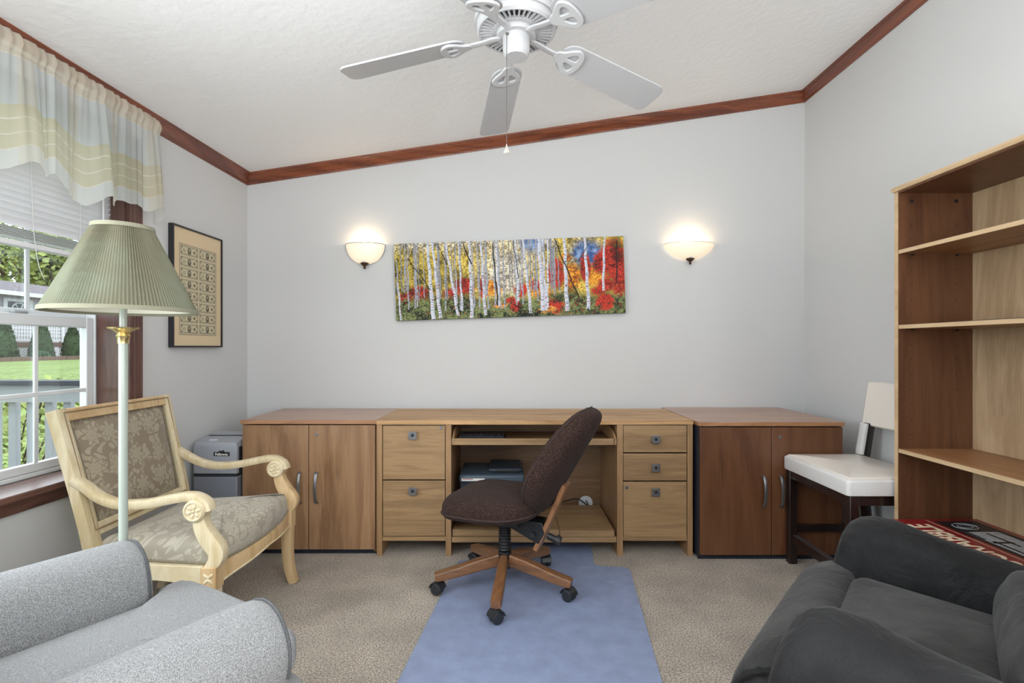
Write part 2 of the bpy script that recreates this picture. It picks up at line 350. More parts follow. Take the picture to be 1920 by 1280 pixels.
def rpoly(x0, x1, y0, y1, r, n=6):
    out = []
    rs = r if isinstance(r, (list, tuple)) else [r]*4
    for (cx, cy, a, q) in ((x1, y1, 0, rs[0]), (x0, y1, PI/2, rs[1]), (x0, y0, PI, rs[2]), (x1, y0, 3*PI/2, rs[3])):
        sx = -1 if cx == x1 else 1; sy = -1 if cy == y1 else 1
        for i in range(n+1):
            t = a+PI/2*i/n; out.append((cx+sx*q+q*math.cos(t), cy+sy*q+q*math.sin(t)))
    return out
def inset(poly, d):
    n = len(poly); out = []
    for i in range(n):
        a = Vector(poly[i-1]); b = Vector(poly[i]); c = Vector(poly[(i+1) % n])
        e1 = (b-a); e2 = (c-b)
        e1 = e1.normalized() if e1.length > 1e-6 else e2.normalized(); e2 = e2.normalized() if e2.length > 1e-6 else e1
        nrm = Vector((-(e1.y+e2.y), e1.x+e2.x)); 
        if nrm.length < 1e-6: nrm = Vector((-e1.y, e1.x))
        out.append(tuple(b+nrm.normalized()*d))
    return out
def pillow(bm, poly, z0, z1, r=.03, dome=.0, n=5, dn=5, zf=None, under=None, mi=0):
    """soft slab: rounded edge r, domed top; zf(x,y) bends it"""
    r2 = r if under is None else under
    R = []
    c = Vector((sum(p[0] for p in poly)/len(poly), sum(p[1] for p in poly)/len(poly)))
    for i in range(n+1):
        t = PI/2*i/n; ins = r2*(1-math.sin(t)); R.append([(p[0], p[1], z0+r2*(1-math.cos(t))) for p in inset(poly, ins)])
    for i in range(n+1):
        t = PI/2*i/n; ins = r*(1-math.cos(t)); R.append([(p[0], p[1], z1-r+r*math.sin(t)) for p in inset(poly, ins)])
    last = inset(poly, r)
    for i in range(1, dn+1):
        k = 1-i/(dn+.6); R.append([(c.x+(p[0]-c.x)*k, c.y+(p[1]-c.y)*k, z1+dome*(1-k*k)) for p in last])
    if zf: R = [[zf(*p) for p in q] for q in R]
    return rings(bm, R, mi=mi)
def shape(splines, depth, bevel=0, res=1):
    """flat plate in xy with holes, thickness depth, as mesh"""
    cu = bpy.data.curves.new('s', 'CURVE'); cu.dimensions = '2D'; cu.fill_mode = 'BOTH'; cu.extrude = depth/2-bevel; cu.bevel_depth = bevel; cu.bevel_resolution = res
    for pts in splines:
        s = cu.splines.new('POLY'); s.points.add(len(pts)-1); s.use_cyclic_u = True
        for i, p in enumerate(pts): s.points[i].co = (p[0], p[1], 0, 1)
    o = bpy.data.objects.new('s', cu); COL.objects.link(o)
    me = bpy.data.meshes.new_from_object(o.evaluated_get(bpy.context.evaluated_depsgraph_get()))
    bpy.data.objects.remove(o); bpy.data.curves.remove(cu); me.materials.clear(); return me
def text(s, size, depth=.0004, xs=1.0, align='CENTER', shear=0):
    cu = bpy.data.curves.new('t', 'FONT'); cu.body = s; cu.size = size; cu.extrude = depth/2; cu.align_x = align; cu.align_y = 'CENTER'; cu.shear = shear; cu.offset = size*.02
    o = bpy.data.objects.new('t', cu); COL.objects.link(o)
    me = bpy.data.meshes.new_from_object(o.evaluated_get(bpy.context.evaluated_depsgraph_get()))
    bpy.data.objects.remove(o); bpy.data.curves.remove(cu); me.materials.clear()
    if xs != 1: me.transform(Matrix.Diagonal((xs, 1, 1, 1)))
    return me
def colour_grid(name, img, w, h, mat, parent):
    """img (H,W,3) linear, laid on local xz plane facing -y, origin at lower left"""
    H, Wd = img.shape[:2]
    xs = np.linspace(0, w, Wd+1); zs = np.linspace(0, h, H+1)
    X, Z = np.meshgrid(xs, zs); co = np.stack([X, np.zeros_like(X), Z], -1).reshape(-1, 3)
    i, j = np.meshgrid(np.arange(H), np.arange(Wd), indexing='ij'); a = (i*(Wd+1)+j).ravel()
    F = np.stack([a, a+1, a+Wd+2, a+Wd+1], -1).astype(np.int32)
    me = bpy.data.meshes.new(name); me.vertices.add(len(co)); me.vertices.foreach_set('co', co.ravel().astype(np.float32))
    me.loops.add(F.size); me.loops.foreach_set('vertex_index', F.ravel()); me.polygons.add(len(F))
    me.polygons.foreach_set('loop_start', np.arange(0, F.size, 4, dtype=np.int32)); me.update(); me.validate()
    at = me.color_attributes.new('ink', 'FLOAT_COLOR', 'CORNER')
    c = np.concatenate([img[::-1].reshape(-1, 3), np.ones((H*Wd, 1))], 1).astype(np.float32)
    at.data.foreach_set('color', np.repeat(c, 4, 0).ravel())
    return link(name, me, mat, parent, smooth=False)
rng = np.random.default_rng(3)
def vnoise(H, Wd, sy, sx):
    g = rng.random((int(H/sy)+3, int(Wd/sx)+3)); y = np.arange(H)/sy; x = np.arange(Wd)/sx
    yi = y.astype(int); xi = x.astype(int); fy = (y-yi)[:, None]; fx = (x-xi)[None]
    fy = fy*fy*(3-2*fy); fx = fx*fx*(3-2*fx)
    A = g[yi][:, xi]; Bq = g[yi][:, xi+1]; C = g[yi+1][:, xi]; D = g[yi+1][:, xi+1]
    return (A*(1-fx)+Bq*fx)*(1-fy)+(C*(1-fx)+D*fx)*fy
def lin(c): return np.array(srgb(*c)[:3])

# ================================================================== THE SETTING
XL, XR, YB, YF = -1.766, 1.99, 3.45, -2.0
CZ = lambda x: 2.307 + .1486*(x-XL)
def struct(name, bm, mat, parent=None, **k):
    o = link(name, bm, mat, parent, **k)
    if not parent: o['kind'] = 'structure'
    return o
struct('floor', bx(XL-.45, XR+.1, YF-.1, YB+.1, -.05, 0), M['carpet'], smooth=False)
bm = B(); prism(bm, [(XL-.45, CZ(XL-.45)), (XR+.1, CZ(XR+.1)), (XR+.1, CZ(XR+.1)+.1), (XL-.45, CZ(XL-.45)+.1)], 'xz', YF-.1, YB+.1)
struct('ceiling', bm, M['ceiling'], smooth=False)
bm = B(); prism(bm, [(XL-.2, -.05), (XR+.1, -.05), (XR+.1, CZ(XR)+.1), (XL-.2, CZ(XL)+.06)], 'xz', YB, YB+.1); struct('wall_back', bm, M['wall'], smooth=False)
struct('wall_right', bx(XR, XR+.1, YF-.1, YB+.1, -.05, CZ(XR)+.05), M['wall'], smooth=False)
WY0, WY1, WZ0, WZ1 = 1.34, 2.411, .612, 2.08          # window in view
VY0, VY1 = .08, 1.19                                    # second window, left of the frame
bm = B(); T = XL-.19; H = CZ(XL)+.02
for (a, b_, c, d) in ((YF-.1, VY0, -.05, H), (VY0, VY1, -.05, WZ0), (VY0, VY1, WZ1, H), (VY1, WY0, -.05, H), (WY0, WY1, -.05, WZ0), (WY0, WY1, WZ1, H), (WY1, YB+.1, -.05, H)):
    box(bm, T, XL, a, b_, c, d)
struct('wall_left', bm, M['wall'], smooth=False)
bm = B(); prism(bm, [(XL-.45, -.05), (XR+.1, -.05), (XR+.1, CZ(XR)+.1), (XL-.45, CZ(XL)+.06)], 'xz', YF-.1, YF)
struct('wall_front', bm, M['wall'], smooth=False)
dr = struct('door_1', bx(.5, 1.32, YF+.002, YF+.04, .01, 2.03), M['vinyl'], bevel=.003)
link('door_handle', lathe(B(), [(.012, 0), (.012, .03), (.028, .045), (.03, .06), (.018, .075)], 16), M['brass'], dr).matrix_local = Matrix.Translation((.57, YF+.04, .95)) @ Matrix.Rotation(-PI/2, 4, 'X')
# crown moulding: profile (out from wall, up)
CP = [(0, 0), (.010, 0), (.013, .008), (.012, .016), (.020, .022), (.030, .040), (.044, .052), (.050, .056), (.050, .066), (.058, .070), (.060, .084), (0, .084)]
CP = [(u*.72, v*.84) for u, v in CP]
bm = B(); rings(bm, [[(XL+u, y, CZ(XL)-.0706+v+.1486*u*1) for u, v in CP] for y in (YF, YB)]); struct('trim_1', bm, M['crown'])
bm = B(); rings(bm, [[(XR-u, y, CZ(XR)-.0706+v-.1486*u*1) for u, v in CP] for y in (YF, YB)]); struct('trim_2', bm, M['crown'])
bm = B(); rings(bm, [[(x, YB-u, CZ(x)-.0706+v) for u, v in CP] for x in (XL, XR)]); struct('trim_3', bm, M['crown_x'])

def build_window(name, y0, y1):
    w = thing(name, kind='structure')
    JX = -1.90
    # wood jamb lining, stool, apron, casing
    link('jamb', bx(JX, XL, y1-.012, y1, WZ0, WZ1), M['casing'], w); link('jamb', bx(JX, XL, y0, y0+.012, WZ0, WZ1), M['casing'], w)
    link('head_jamb', bx(JX, XL, y0+.012, y1-.012, WZ1-.012, WZ1), M['casing_y'], w)
    link('window_stool', bx(JX, XL+.045, y0-.08, y1+.08, WZ0-.022, WZ0+.004), M['casing_y'], w, bevel=.006)
    bm = B(); P = [(0, 0), (.012, 0), (.016, .008), (.016, .022), (.022, .030), (.024, .044), (.030, .052), (0, .052)]
    rings(bm, [[(XL+.0005+u, y, WZ0-.074+v) for u, v in P] for y in (y0-.07, y1+.07)]); link('apron', bm, M['casing_y'], w)
    for ya, s in ((y1, 1), (y0, -1)):
        P = [(0, 0), (.016, 0), (.020, .008), (.015, .014), (.015, .022), (.020, .028), (.015, .034), (.015, .042), (.020, .048), (.024, .056), (.024, .071), (0, .071)]
        bm = B(); rings(bm, [[(XL+.0005+u, ya+s*v, z) for u, v in P] for z in (WZ0+.005, WZ1)]); link('casing', bm, M['casing'], w)
    link('head_casing', bx(XL+.0005, XL+.022, y0-.071, y1+.071, WZ1, WZ1+.071), M['casing_y'], w, bevel=.004)
    bm = B()
    for a in ((y0+.012, y0+.022, WZ0+.004, WZ1-.012), (y1-.022, y1-.012, WZ0+.004, WZ1-.012), (y0+.022, y1-.022, WZ0+.004, WZ0+.022), (y0+.022, y1-.022, WZ1-.03, WZ1-.012)):
        box(bm, -1.975, JX-.001, *a)
    link('frame', bm, M['vinyl'], w, bevel=.003)
    def sash(nm, xa, xb, z0, z1, zr0, zr1, hm):
        a, b_ = y0+.023, y1-.023
        bm = B()
        box(bm, xa, xb, a, a+.038, z0, z1); box(bm, xa, xb, b_-.038, b_, z0, z1)
        box(bm, xa, xb, a+.038, b_-.038, z0, z0+zr0); box(bm, xa, xb, a+.038, b_-.038, z1-zr1, z1)
        s = link(nm, bm, M['vinyl'], w, bevel=.004)
        ga, gb, gz0, gz1 = a+.038, b_-.038, z0+zr0, z1-zr1; xm = (xa+xb)/2
        link('pane', bx(xm-.0015, xm+.0015, ga, gb, gz0, gz1), M['glass'], s, smooth=False)
        n = 4
        for k in range(1, n):
            y = gb-(gb-ga)*k/n; link('muntin', bx(xm+.003, xm+.012, y-.009, y+.009, gz0, gz1), M['vinyl'], s, bevel=.003)
        link('muntin', bx(xm+.004, xm+.0125, ga, gb, hm-.009, hm+.009), M['vinyl'], s, bevel=.003)
    sash('lower_sash', -1.935, -1.906, .635, 1.285, .036, .048, .953)
    sash('upper_sash', -1.972, -1.943, 1.262, WZ1-.032, .045, .04, 1.66)
    link('sash_lock', bx(-1.932, -1.908, 2.02, 2.08, 1.2855, 1.297), M['white_pl'], w, bevel=.004)
    return w
build_window('window_1', WY0, WY1); build_window('window_2', VY0, VY1)

# ================================================================== OUTSIDE
def ground_z(d): # rising lawn, d = distance along -x
    P = [(1.9, -.6), (5, -.5), (9, .22), (12, .42), (22, .58), (40, .7), (90, .9)]
    for (a, za), (b_, zb) in zip(P, P[1:]):
        if d <= b_: return za+(zb-za)*max(0, (d-a))/(b_-a)
    return P[-1][1]
M['grass'] = speckle('lawn_grass', [srgb(104, 130, 66), srgb(142, 166, 92), srgb(186, 200, 130)], 8, 1, 0, 0, big=.2, bigscale=.8)
M['leaf_dark'] = plain('arborvitae_green', srgb(62, 84, 52), .8, var=.4, bscale=6)
M['leaf_lime'] = plain('spring_leaf', srgb(166, 180, 104), .7, var=.35, bscale=3)
M['leaf_blue'] = plain('blue_green_leaf', srgb(96, 128, 100), .8, var=.3, bscale=6)
M['bark'] = plain('bark', srgb(92, 78, 68), .95, var=.4, bscale=8)
M['siding'] = plain('pale_siding', srgb(206, 200, 208), .7)
M['house_white'] = plain('house_white', srgb(236, 236, 240), .6)
M['shingle'] = plain('roof_shingle', srgb(132, 126, 132), .95, var=.3, bscale=5)
M['rail_grey'] = plain('railing_grey', srgb(196, 200, 202), .7)
M['rail_cap'] = plain('railing_cap', srgb(72, 78, 88), .6)
M['brick'] = plain('edging_brick', srgb(136, 112, 100), .9, var=.2, bscale=3)
M['deck'] = plain('deck_brown', srgb(120, 96, 86), .8)
M['concrete'] = plain('driveway', srgb(210, 206, 200), .9)
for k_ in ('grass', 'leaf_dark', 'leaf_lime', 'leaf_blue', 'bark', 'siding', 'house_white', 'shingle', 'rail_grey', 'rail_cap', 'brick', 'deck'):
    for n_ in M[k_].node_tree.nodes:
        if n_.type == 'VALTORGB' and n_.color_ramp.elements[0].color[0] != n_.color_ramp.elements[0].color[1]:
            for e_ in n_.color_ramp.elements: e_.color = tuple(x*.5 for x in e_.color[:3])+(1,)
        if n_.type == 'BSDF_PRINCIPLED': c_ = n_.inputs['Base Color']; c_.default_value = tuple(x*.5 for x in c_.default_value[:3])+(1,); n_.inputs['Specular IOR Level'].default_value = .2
ds = [1.96, 5, 7, 9, 12, 16, 22, 30, 40, 90]
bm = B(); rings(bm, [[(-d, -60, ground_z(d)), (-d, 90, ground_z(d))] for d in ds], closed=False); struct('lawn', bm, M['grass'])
struct('porch_floor', bx(-3.6, -1.99, -3, 3.42, -.2, -.05), M['rail_grey'], smooth=False)
r = thing('porch_railing', 'grey porch railing with square balusters and dark cap outside the window', 'railing', (0, 3.3, -.05))
link('cap_rail', bx(-3.6, -1.97, -.06, .06, .955, .985), M['rail_cap'], r, bevel=.004)
link('top_board', bx(-3.6, -1.97, -.02, .02, .845, .955), M['rail_grey'], r)
link('bottom_rail', bx(-3.6, -1.97, -.02, .02, .06, .12), M['rail_grey'], r)
b0 = link('baluster', bx(-.024, .024, .021, .055, .03, .93), M['rail_grey'], r)
for k in range(13):
    x = -2.04-.1186*k
    if k: share(b0, 'baluster', r, (x, 0, 0))
    else: b0.location = (x, 0, 0)
def leaves(n, sampler, s, name, mat, parent=None):
    P = np.array([sampler() for _ in range(n)]); a = rng.normal(size=(n, 3)); a /= np.linalg.norm(a, axis=1)[:, None]
    b_ = np.cross(a, rng.normal(size=(n, 3))); b_ /= np.linalg.norm(b_, axis=1)[:, None]
    sz = s*(.6+.8*rng.random((n, 1))); a *= sz; b_ *= sz*.6
    V = np.stack([P-a, P+b_, P+a, P-b_], 1).reshape(-1, 3); F = np.arange(4*n).reshape(-1, 4)
    me = bpy.data.meshes.new(name); me.from_pydata(V.tolist(), [], F.tolist()); o = link(name, me, mat, parent, smooth=False); return o
def arbor(x, y, h, label):
    z = ground_z(-x); t = thing('arborvitae', label, 'shrub', (x, y, z), group=None)
    bm = B(); lathe(bm, [(.1*h*.5, 0), (.24*h, .06*h), (.26*h, .25*h), (.2*h, .55*h), (.1*h, .85*h), (.01, .97*h)], 12); link('inner_foliage', bm, M['leaf_dark'], t)
    def smp():
        u = random.random()**.8; th = random.random()*2*PI; rr = .29*h*(1-u)**.55*min(1, (u*9+.35)); return (rr*math.cos(th), rr*math.sin(th), u*h)
    o = leaves(900, smp, .06, 'foliage', M['leaf_dark'], t); link('stem', cyl(B(), (0, 0, -.1), (0, 0, .2), .05), M['bark'], t); return t
arbor(-21.8, 22.1, 1.75, 'cone-shaped dark green shrub, leftmost of the three before the pale house')
arbor(-21.8, 23.85, 1.75, 'cone-shaped dark green shrub, middle of the three before the pale house')
arbor(-21.8, 25.55, 1.65, 'cone-shaped dark green shrub, rightmost of the three before the pale house')
t = thing('low_bush', 'low blue-green mounded bush between the cone-shaped shrubs', 'shrub', (-20.95, 22.9, ground_z(21)))
def smp():
    v = rng.normal(size=3); v /= np.linalg.norm(v); v *= random.random()**.3; return (v[0]*.25, v[1]*.5, abs(v[2])*.4)
leaves(900, smp, .06, 'foliage', M['leaf_blue'], t)
bm = B(); tube(bm, [(0, 0, -.1), (0, 0, .25)], .04, 6); link('stem', bm, M['bark'], t)
# brick edging
e = thing('brick_edging', 'low row of brown bricks edging the far shrub bed', 'edging', (-20.4, 19, ground_z(20.6)))
bb = link('brick', bx(-.1, .1, -.095, .095, -.02, .16), M['brick'], e)
for k in range(46):
    c = share(bb, 'brick', e, (random.uniform(-.02, .02), k*.2, random.uniform(-.015, .015))) if k else bb
# house
hz = ground_z(23)
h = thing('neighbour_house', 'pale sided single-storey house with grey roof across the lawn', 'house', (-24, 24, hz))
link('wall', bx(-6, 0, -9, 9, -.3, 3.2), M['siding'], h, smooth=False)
sd = link('siding_board', bx(0, .03, -9, 9, 0, .11), M['siding'], h, smooth=False); sd.location = (0, 0, .9)
for k in range(1, 18): share(sd, 'siding_board', h, (0, 0, .9+.128*k))
bm = B(); prism(bm, [(.5, 3.12), (.5, 3.22), (-3, 4.1), (-6.5, 3.22), (-6.5, 3.12), (-3, 3.98)], 'xz', -9.4, 9.4); link('roof', bm, M['shingle'], h, smooth=False)
link('gutter', bx(.5, .62, -9.4, 9.4, 3.0, 3.2), M['house_white'], h)
f = link('window_frame', bx(.03, .1, .2, 1.7, 1.75, 2.9), M['house_white'], h)
link('window_pane', bx(.08, .11, .4, 1.5, 1.9, 2.75), M['shred_dark'], f)
bm = B(); tube(bm, [(.12, .95+.4*math.cos(a), 2.3+.4*math.sin(a)) for a in np.linspace(0, PI, 12)], .03, 6); link('arch_bar', bm, M['house_white'], f)
for a in (PI/3, 2*PI/3): link('arch_bar', tube(B(), [(.12, .95, 2.3), (.12, .95+.4*math.cos(a), 2.3+.4*math.sin(a))], .025, 6), M['house_white'], f)
link('porch_deck', bx(.03, 1.2, -5, 2.2, .55, .78), M['deck'], h)
link('porch_post', bx(1.05, 1.2, 2.1, 2.25, -.2, 1.75), M['house_white'], h)
bm = B(); box(bm, 1.1, 1.16, -5, 2.1, 1.6, 1.68); box(bm, 1.1, 1.16, -5, 2.1, .85, .92)
for k in range(50): box(bm, 1.11, 1.15, -5+.142*k, -4.94+.142*k, .92, 1.6)
for z in (1.08, 1.25, 1.42): box(bm, 1.112, 1.148, -5, 2.1, z, z+.05)
o = link('porch_balustrade', bm, M['house_white'], h); o['kind'] = 'stuff'
bm = B()
for k in range(60):
    y = -5+.12*k
    box(bm, 0, .012, 0, .03, 0, .7, mat=Matrix.Translation((1.16, y, 0)) @ Matrix.Rotation(.7, 4, 'X'))
    box(bm, 0, .012, 0, .03, 0, .7, mat=Matrix.Translation((1.175, y, 0)) @ Matrix.Rotation(-.7, 4, 'X'))
o = link('lattice', bm, M['house_white'], h); o['kind'] = 'stuff'
# trees beyond
for i, (x, y, hh, s, lab) in enumerate(((-38, 33.5, 9, 3.6, 'leafy lime-green tree rising behind the house roof, left in the window'), (-45, 45.5, 10, 3.9, 'leafy tree with thick trunk behind the house roof, near the lampshade'), (-50, 56, 11, 4.5, 'tall spring tree behind the house, mostly hid by the lampshade'), (-35, 39.5, 8, 2.3, 'slim tree with dark trunk behind the house roof'))):
    z = ground_z(-x); t = thing('tree', lab, 'tree', (x, y, z))
    bm = B(); tube(bm, spline([(0, 0, -.3), (.1, .1, hh*.3), (-.1, .2, hh*.6), (.2, 0, hh)], 4), [.5*(1-.06*k) for k in range(13)], 8)
    for k in range(7):
        a = random.random()*6.3; z0 = hh*(.3+.08*k); tube(bm, [(0, 0, z0), (1.4*math.cos(a), 1.4*math.sin(a), z0+1.3), (2.4*math.cos(a), 2.4*math.sin(a), z0+3)], [.18, .1, .04], 6)
    link('trunk', bm, M['bark'], t)
    def smp():
        v = rng.normal(size=3); v /= np.linalg.norm(v); v *= s*random.random()**.4; return (v[0], v[1], hh*.85+v[2]*1.1)
    leaves(1500, smp, .26, 'foliage', M['leaf_lime'], t)
t = thing('porch_bush', 'bright green twiggy bush just beyond the porch railing', 'shrub', (-4.1, 4.15, ground_z(4)))
bm = B()
for k in range(26):
    a = random.random()*6.3; q = .15+.55*random.random(); zt = .9+.5*random.random()
    tube(bm, spline([(0, 0, 0), (q*.4*math.cos(a), q*.4*math.sin(a), zt*.5), (q*math.cos(a), q*math.sin(a), zt)], 3), .008, 4)
link('twigs', bm, M['bark'], t)
def smp():
    a = random.random()*6.3; q = .8*random.random()**.6; z = .15+1.25*random.random(); return (q*math.cos(a), q*math.sin(a), z)
leaves(1900, smp, .032, 'foliage', M['leaf_lime'], t)

# ================================================================== WINDOW BLIND AND VALANCE
t = thing('venetian_blind', 'white horizontal slatted blind raised halfway behind the sheer valance', 'blind', (-1.84, 0, 0))
ya, yb = WY0+.02, WY1-.018
link('head_rail', bx(-.02, .02, ya, yb, 2.03, 2.065), M['slat'], t, bevel=.003)
def slat_mesh():
    bm = B(); P = [(.012, .015), (.007, .0095), (0, .001), (-.006, -.007), (-.010, -.0145), (-.0085, -.0145), (-.0045, -.0065), (.0015, .0015), (.0085, .0095), (.0135, .0145)][::-1]
    rings(bm, [[(u, y, v) for u, v in P] for y in (ya, yb)]); return bm
s0 = link('slat', slat_mesh(), M['slat'], t); s0.location = (0, 0, 1.63)
for k in range(1, 16): share(s0, 'slat', t, (0, 0, 1.63+.0248*k))
for k in range(7): share(s0, 'slat', t, (0, 0, 1.568+.006*k), (0, .9, 0))
link('bottom_rail', bx(-.02, .02, ya, yb, 1.535, 1.556), M['slat'], t, bevel=.003)
for y in (1.5, 1.82, 2.22):
    link('ladder_cord', cyl(B(), (.0215, y, 1.55), (.0215, y, 2.04), .0012, n=5), M['cord'], t)
link('lift_cord', tube(B(), spline([(.025, 2.0, 2.04), (.026, 2.0, 1.7), (.026, 2.02, 1.5), (.026, 2.05, 1.42)], 4), .0015, 5), M['cord'], t)
# vertical stack edge beside casing (tilted slat ends)
link('tilt_wand', tube(B(), [(.03, 2.33, 2.03), (.03, 2.332, 1.62)], .004, 6), M['white_pl'], t)

def valance():
    m, nt, b = newmat('sheer_striped_fabric'); L = nt.links.new; nt.nodes.remove(b)
    out = nt.nodes['Material Output']
    tc = nd(nt, 'ShaderNodeTexCoord'); sp = nd(nt, 'ShaderNodeSeparateXYZ'); L(tc.outputs['UV'], sp.inputs[0])
    r = nd(nt, 'ShaderNodeValToRGB'); cr = r.color_ramp; cr.interpolation = 'CONSTANT'
    top = srgb(244, 238, 222); blue = srgb(234, 240, 240); ol = srgb(232, 228, 200); li = srgb(255, 252, 238); wh = srgb(240, 243, 240)
    st = [(0, wh), (.13, li), (.14, ol), (.24, li), (.25, ol), (.35, li), (.36, ol), (.46, blue), (.82, li), (.826, top)]
    while len(cr.elements) < len(st): cr.elements.new(.5)
    for i, (p, c) in enumerate(st): cr.elements[i].position = p; cr.elements[i].color = c
    L(sp.outputs[1], r.inputs['Fac'])
    # vertical stripes, cream on the blue
    ms = nd(nt, 'ShaderNodeMath', operation='MULTIPLY'); L(sp.outputs[0], ms.inputs[0]); ms.inputs[1].default_value = 7.3
    fr = nd(nt, 'ShaderNodeMath', operation='FRACT'); L(ms.outputs[0], fr.inputs[0])
    gt = nd(nt, 'ShaderNodeMath', operation='GREATER_THAN'); L(fr.outputs[0], gt.inputs[0]); gt.inputs[1].default_value = .72
    mk = nd(nt, 'ShaderNodeMath', operation='MULTIPLY'); L(gt.outputs[0], mk.inputs[0]); mk.inputs[1].default_value = .4
    mx = nd(nt, 'ShaderNodeMix', data_type='RGBA'); L(mk.outputs[0], mx.inputs[0]); L(r.outputs['Color'], mx.inputs[6]); mx.inputs[7].default_value = srgb(240, 230, 206)
    df = nd(nt, 'ShaderNodeBsdfDiffuse'); tl = nd(nt, 'ShaderNodeBsdfTranslucent'); tr = nd(nt, 'ShaderNodeBsdfTransparent')
    L(mx.outputs[2], df.inputs[0]); L(mx.outputs[2], tl.inputs[0])
    m1 = nd(nt, 'ShaderNodeMixShader'); m1.inputs[0].default_value = .6; L(df.outputs[0], m1.inputs[1]); L(tl.outputs[0], m1.inputs[2])
    m2 = nd(nt, 'ShaderNodeMixShader'); m2.inputs[0].default_value = .2; L(m1.outputs[0], m2.inputs[1]); L(tr.outputs[0], m2.inputs[2])
    L(m2.outputs[0], out.inputs[0])
    t = thing('window_valance', 'sheer cream and pale blue striped valance gathered along the window top', 'valance', (0, 0, 0))
    y0, y1 = 1.05, 2.55; nu, nv = 260, 40; V = []; UV = []
    ph = [random.random()*6.3 for _ in range(8)]
    for i in range(nu+1):
        u = i/nu; y = y0+(y1-y0)*u
        fine = sum(math.sin(2*PI*k*u+ph[q]) for q, k in enumerate((21, 34, 47)))/3
        wide = math.sin(2*PI*5.3*u+ph[4])*.6+math.sin(2*PI*9.1*u+ph[5])*.4
        end = max(0, 1-(1-u)/.03)
        for j in range(nv+1):
            v = j/nv                           # 0 hem, 1 top
            k = (1-v)
            hem = 1.79+.028*wide+.012*math.sin(2*PI*14*u+ph[6]) - .05*math.exp(-((u-.72)/.06)**2) + .03*math.exp(-((u-.86)/.04)**2)
            z = hem+(2.262-hem)*v
            x = -1.69+.008*fine*(.4+v*.8)+(.04*wide+.003*fine)*k**.8 + .012*k
            if v > .86: x += .006*math.sin((v-.86)/.14*PI)*2
            x -= end**2*.055*(1-.3*k)
            V.append((x, y+.012*k*math.cos(2*PI*9.1*u), z)); UV.append((u, v))
    F = [(i*(nv+1)+j, (i+1)*(nv+1)+j, (i+1)*(nv+1)+j+1, i*(nv+1)+j+1) for i in range(nu) for j in range(nv)]
    me = bpy.data.meshes.new('fabric'); me.from_pydata(V, [], F); uv = me.uv_layers.new(name='UVMap')
    for l in me.loops: uv.data[l.index].uv = UV[l.vertex_index]
    link('fabric', me, m, t)
    link('curtain_rod', tube(B(), [(-1.757, 2.535, 2.215), (-1.705, 2.53, 2.215), (-1.705, 1.07, 2.215), (-1.757, 1.065, 2.215)], .006, 8), M['white_pl'], t)
valance()

# ================================================================== CABINETS
def bow_handle(mat, parent, x, y, z0, z1):
    zc = (z0+z1)/2; h = (z1-z0)/2
    pts = [(x, y-.032*math.cos(a)**.8 if abs(a) < PI/2-.01 else y, zc+h*math.sin(a)) for a in np.linspace(-PI/2, PI/2, 15)]
    bm = B(); sweep(bm, pts, rpoly(-.008, .008, -.0035, .0035, .002, 2), side=(1, 0, 0)); return link('handle', bm, mat, parent)
def cabinet(label, x0, x1, yf, yb, mdoor, mtop, lockx, dark_left):
    t = thing('storage_cabinet', label, 'cabinet', ((x0+x1)/2, yf, 0)); w = (x1-x0)/2; D = yb-yf; zt = .745
    link('top', bx(-w-.004, w+.004, -.004, D, zt-.022, zt), mtop, t, bevel=.002)
    sm = M['navy'] if dark_left else mdoor
    link('side_panel', bx(-w, -w+.016, .022, D-.01, 0.012, zt-.023), sm, t); link('side_panel', bx(w-.016, w, .022, D-.01, 0.012, zt-.023), mdoor, t)
    link('back_panel', bx(-w+.016, w-.016, D-.02, D-.012, .02, zt-.023), mdoor, t)
    link('bottom_panel', bx(-w+.017, w-.017, .03, D-.025, .045, .06), mdoor, t)
    link('plinth', bx(-w+.002, w-.002, .024, .04, 0.0, .045), M['navy'], t)
    for s in (-1, 1):
        a, b_ = (-w+.006, -.002) if s < 0 else (.002, w-.006)
        d = link('door', bx(a, b_, 0, .019, .030, zt-.028), mdoor, t, bevel=.0015)
        bow_handle(M['nickel'], d, s*.046, -.001, .289, .457)
    lk = link('lock', cyl(B(), (lockx, -.004, .665), (lockx, .001, .665), .009, n=20), M['nickel'], t)
    link('keyhole', cyl(B(), (lockx, -.0055, .665), (lockx, -.004, .665), .0025, n=10), M['black'], lk)
    return t
cabinet('brown two-door storage cabinet left of the desk behind the armchair', -1.482, -.737, 2.83, 3.37, M['alder'], M['alder_top'], .045, False)
cabinet('reddish two-door storage cabinet right of the desk behind the bar stool', 1.022, 1.80, 2.755, 3.43, M['alder_r'], M['alder_r_top'], .045, True)

# ================================================================== DESK
DX0, DX1, DY, DD = -.731, 1.012, 2.815, .54
t = thing('computer_desk', 'light oak credenza desk with five drawers and open knee space', 'desk', ((DX0+DX1)/2, DY, 0)); ox = (DX0+DX1)/2
X = lambda px: (px-955)*DY/960-ox
Zp = lambda py: 1.15-(py-650)*DY/960
M['oak_top'] = wood('oak_top_veneer', srgb(154, 114, 72), srgb(206, 166, 118), 'x', .5, 5, 11, fine=.5, coat=0)
link('desktop', bx(DX0-ox, DX1-ox, -.003, DD, .722, .745), M['oak_top'], t, bevel=.002)
cols_ = [(706.5, 716.5), (835.5, 846), (1157, 1168), (1289, 1299)]
for a, b_ in cols_: link('side_panel', bx(X(a), X(b_), 0, DD-.01, 0, .7215), M['oak_z'], t, bevel=.001)
link('back_panel', bx(X(717), X(1288.5), DD-.03, DD-.018, .12, .72), M['oak_in'], t)
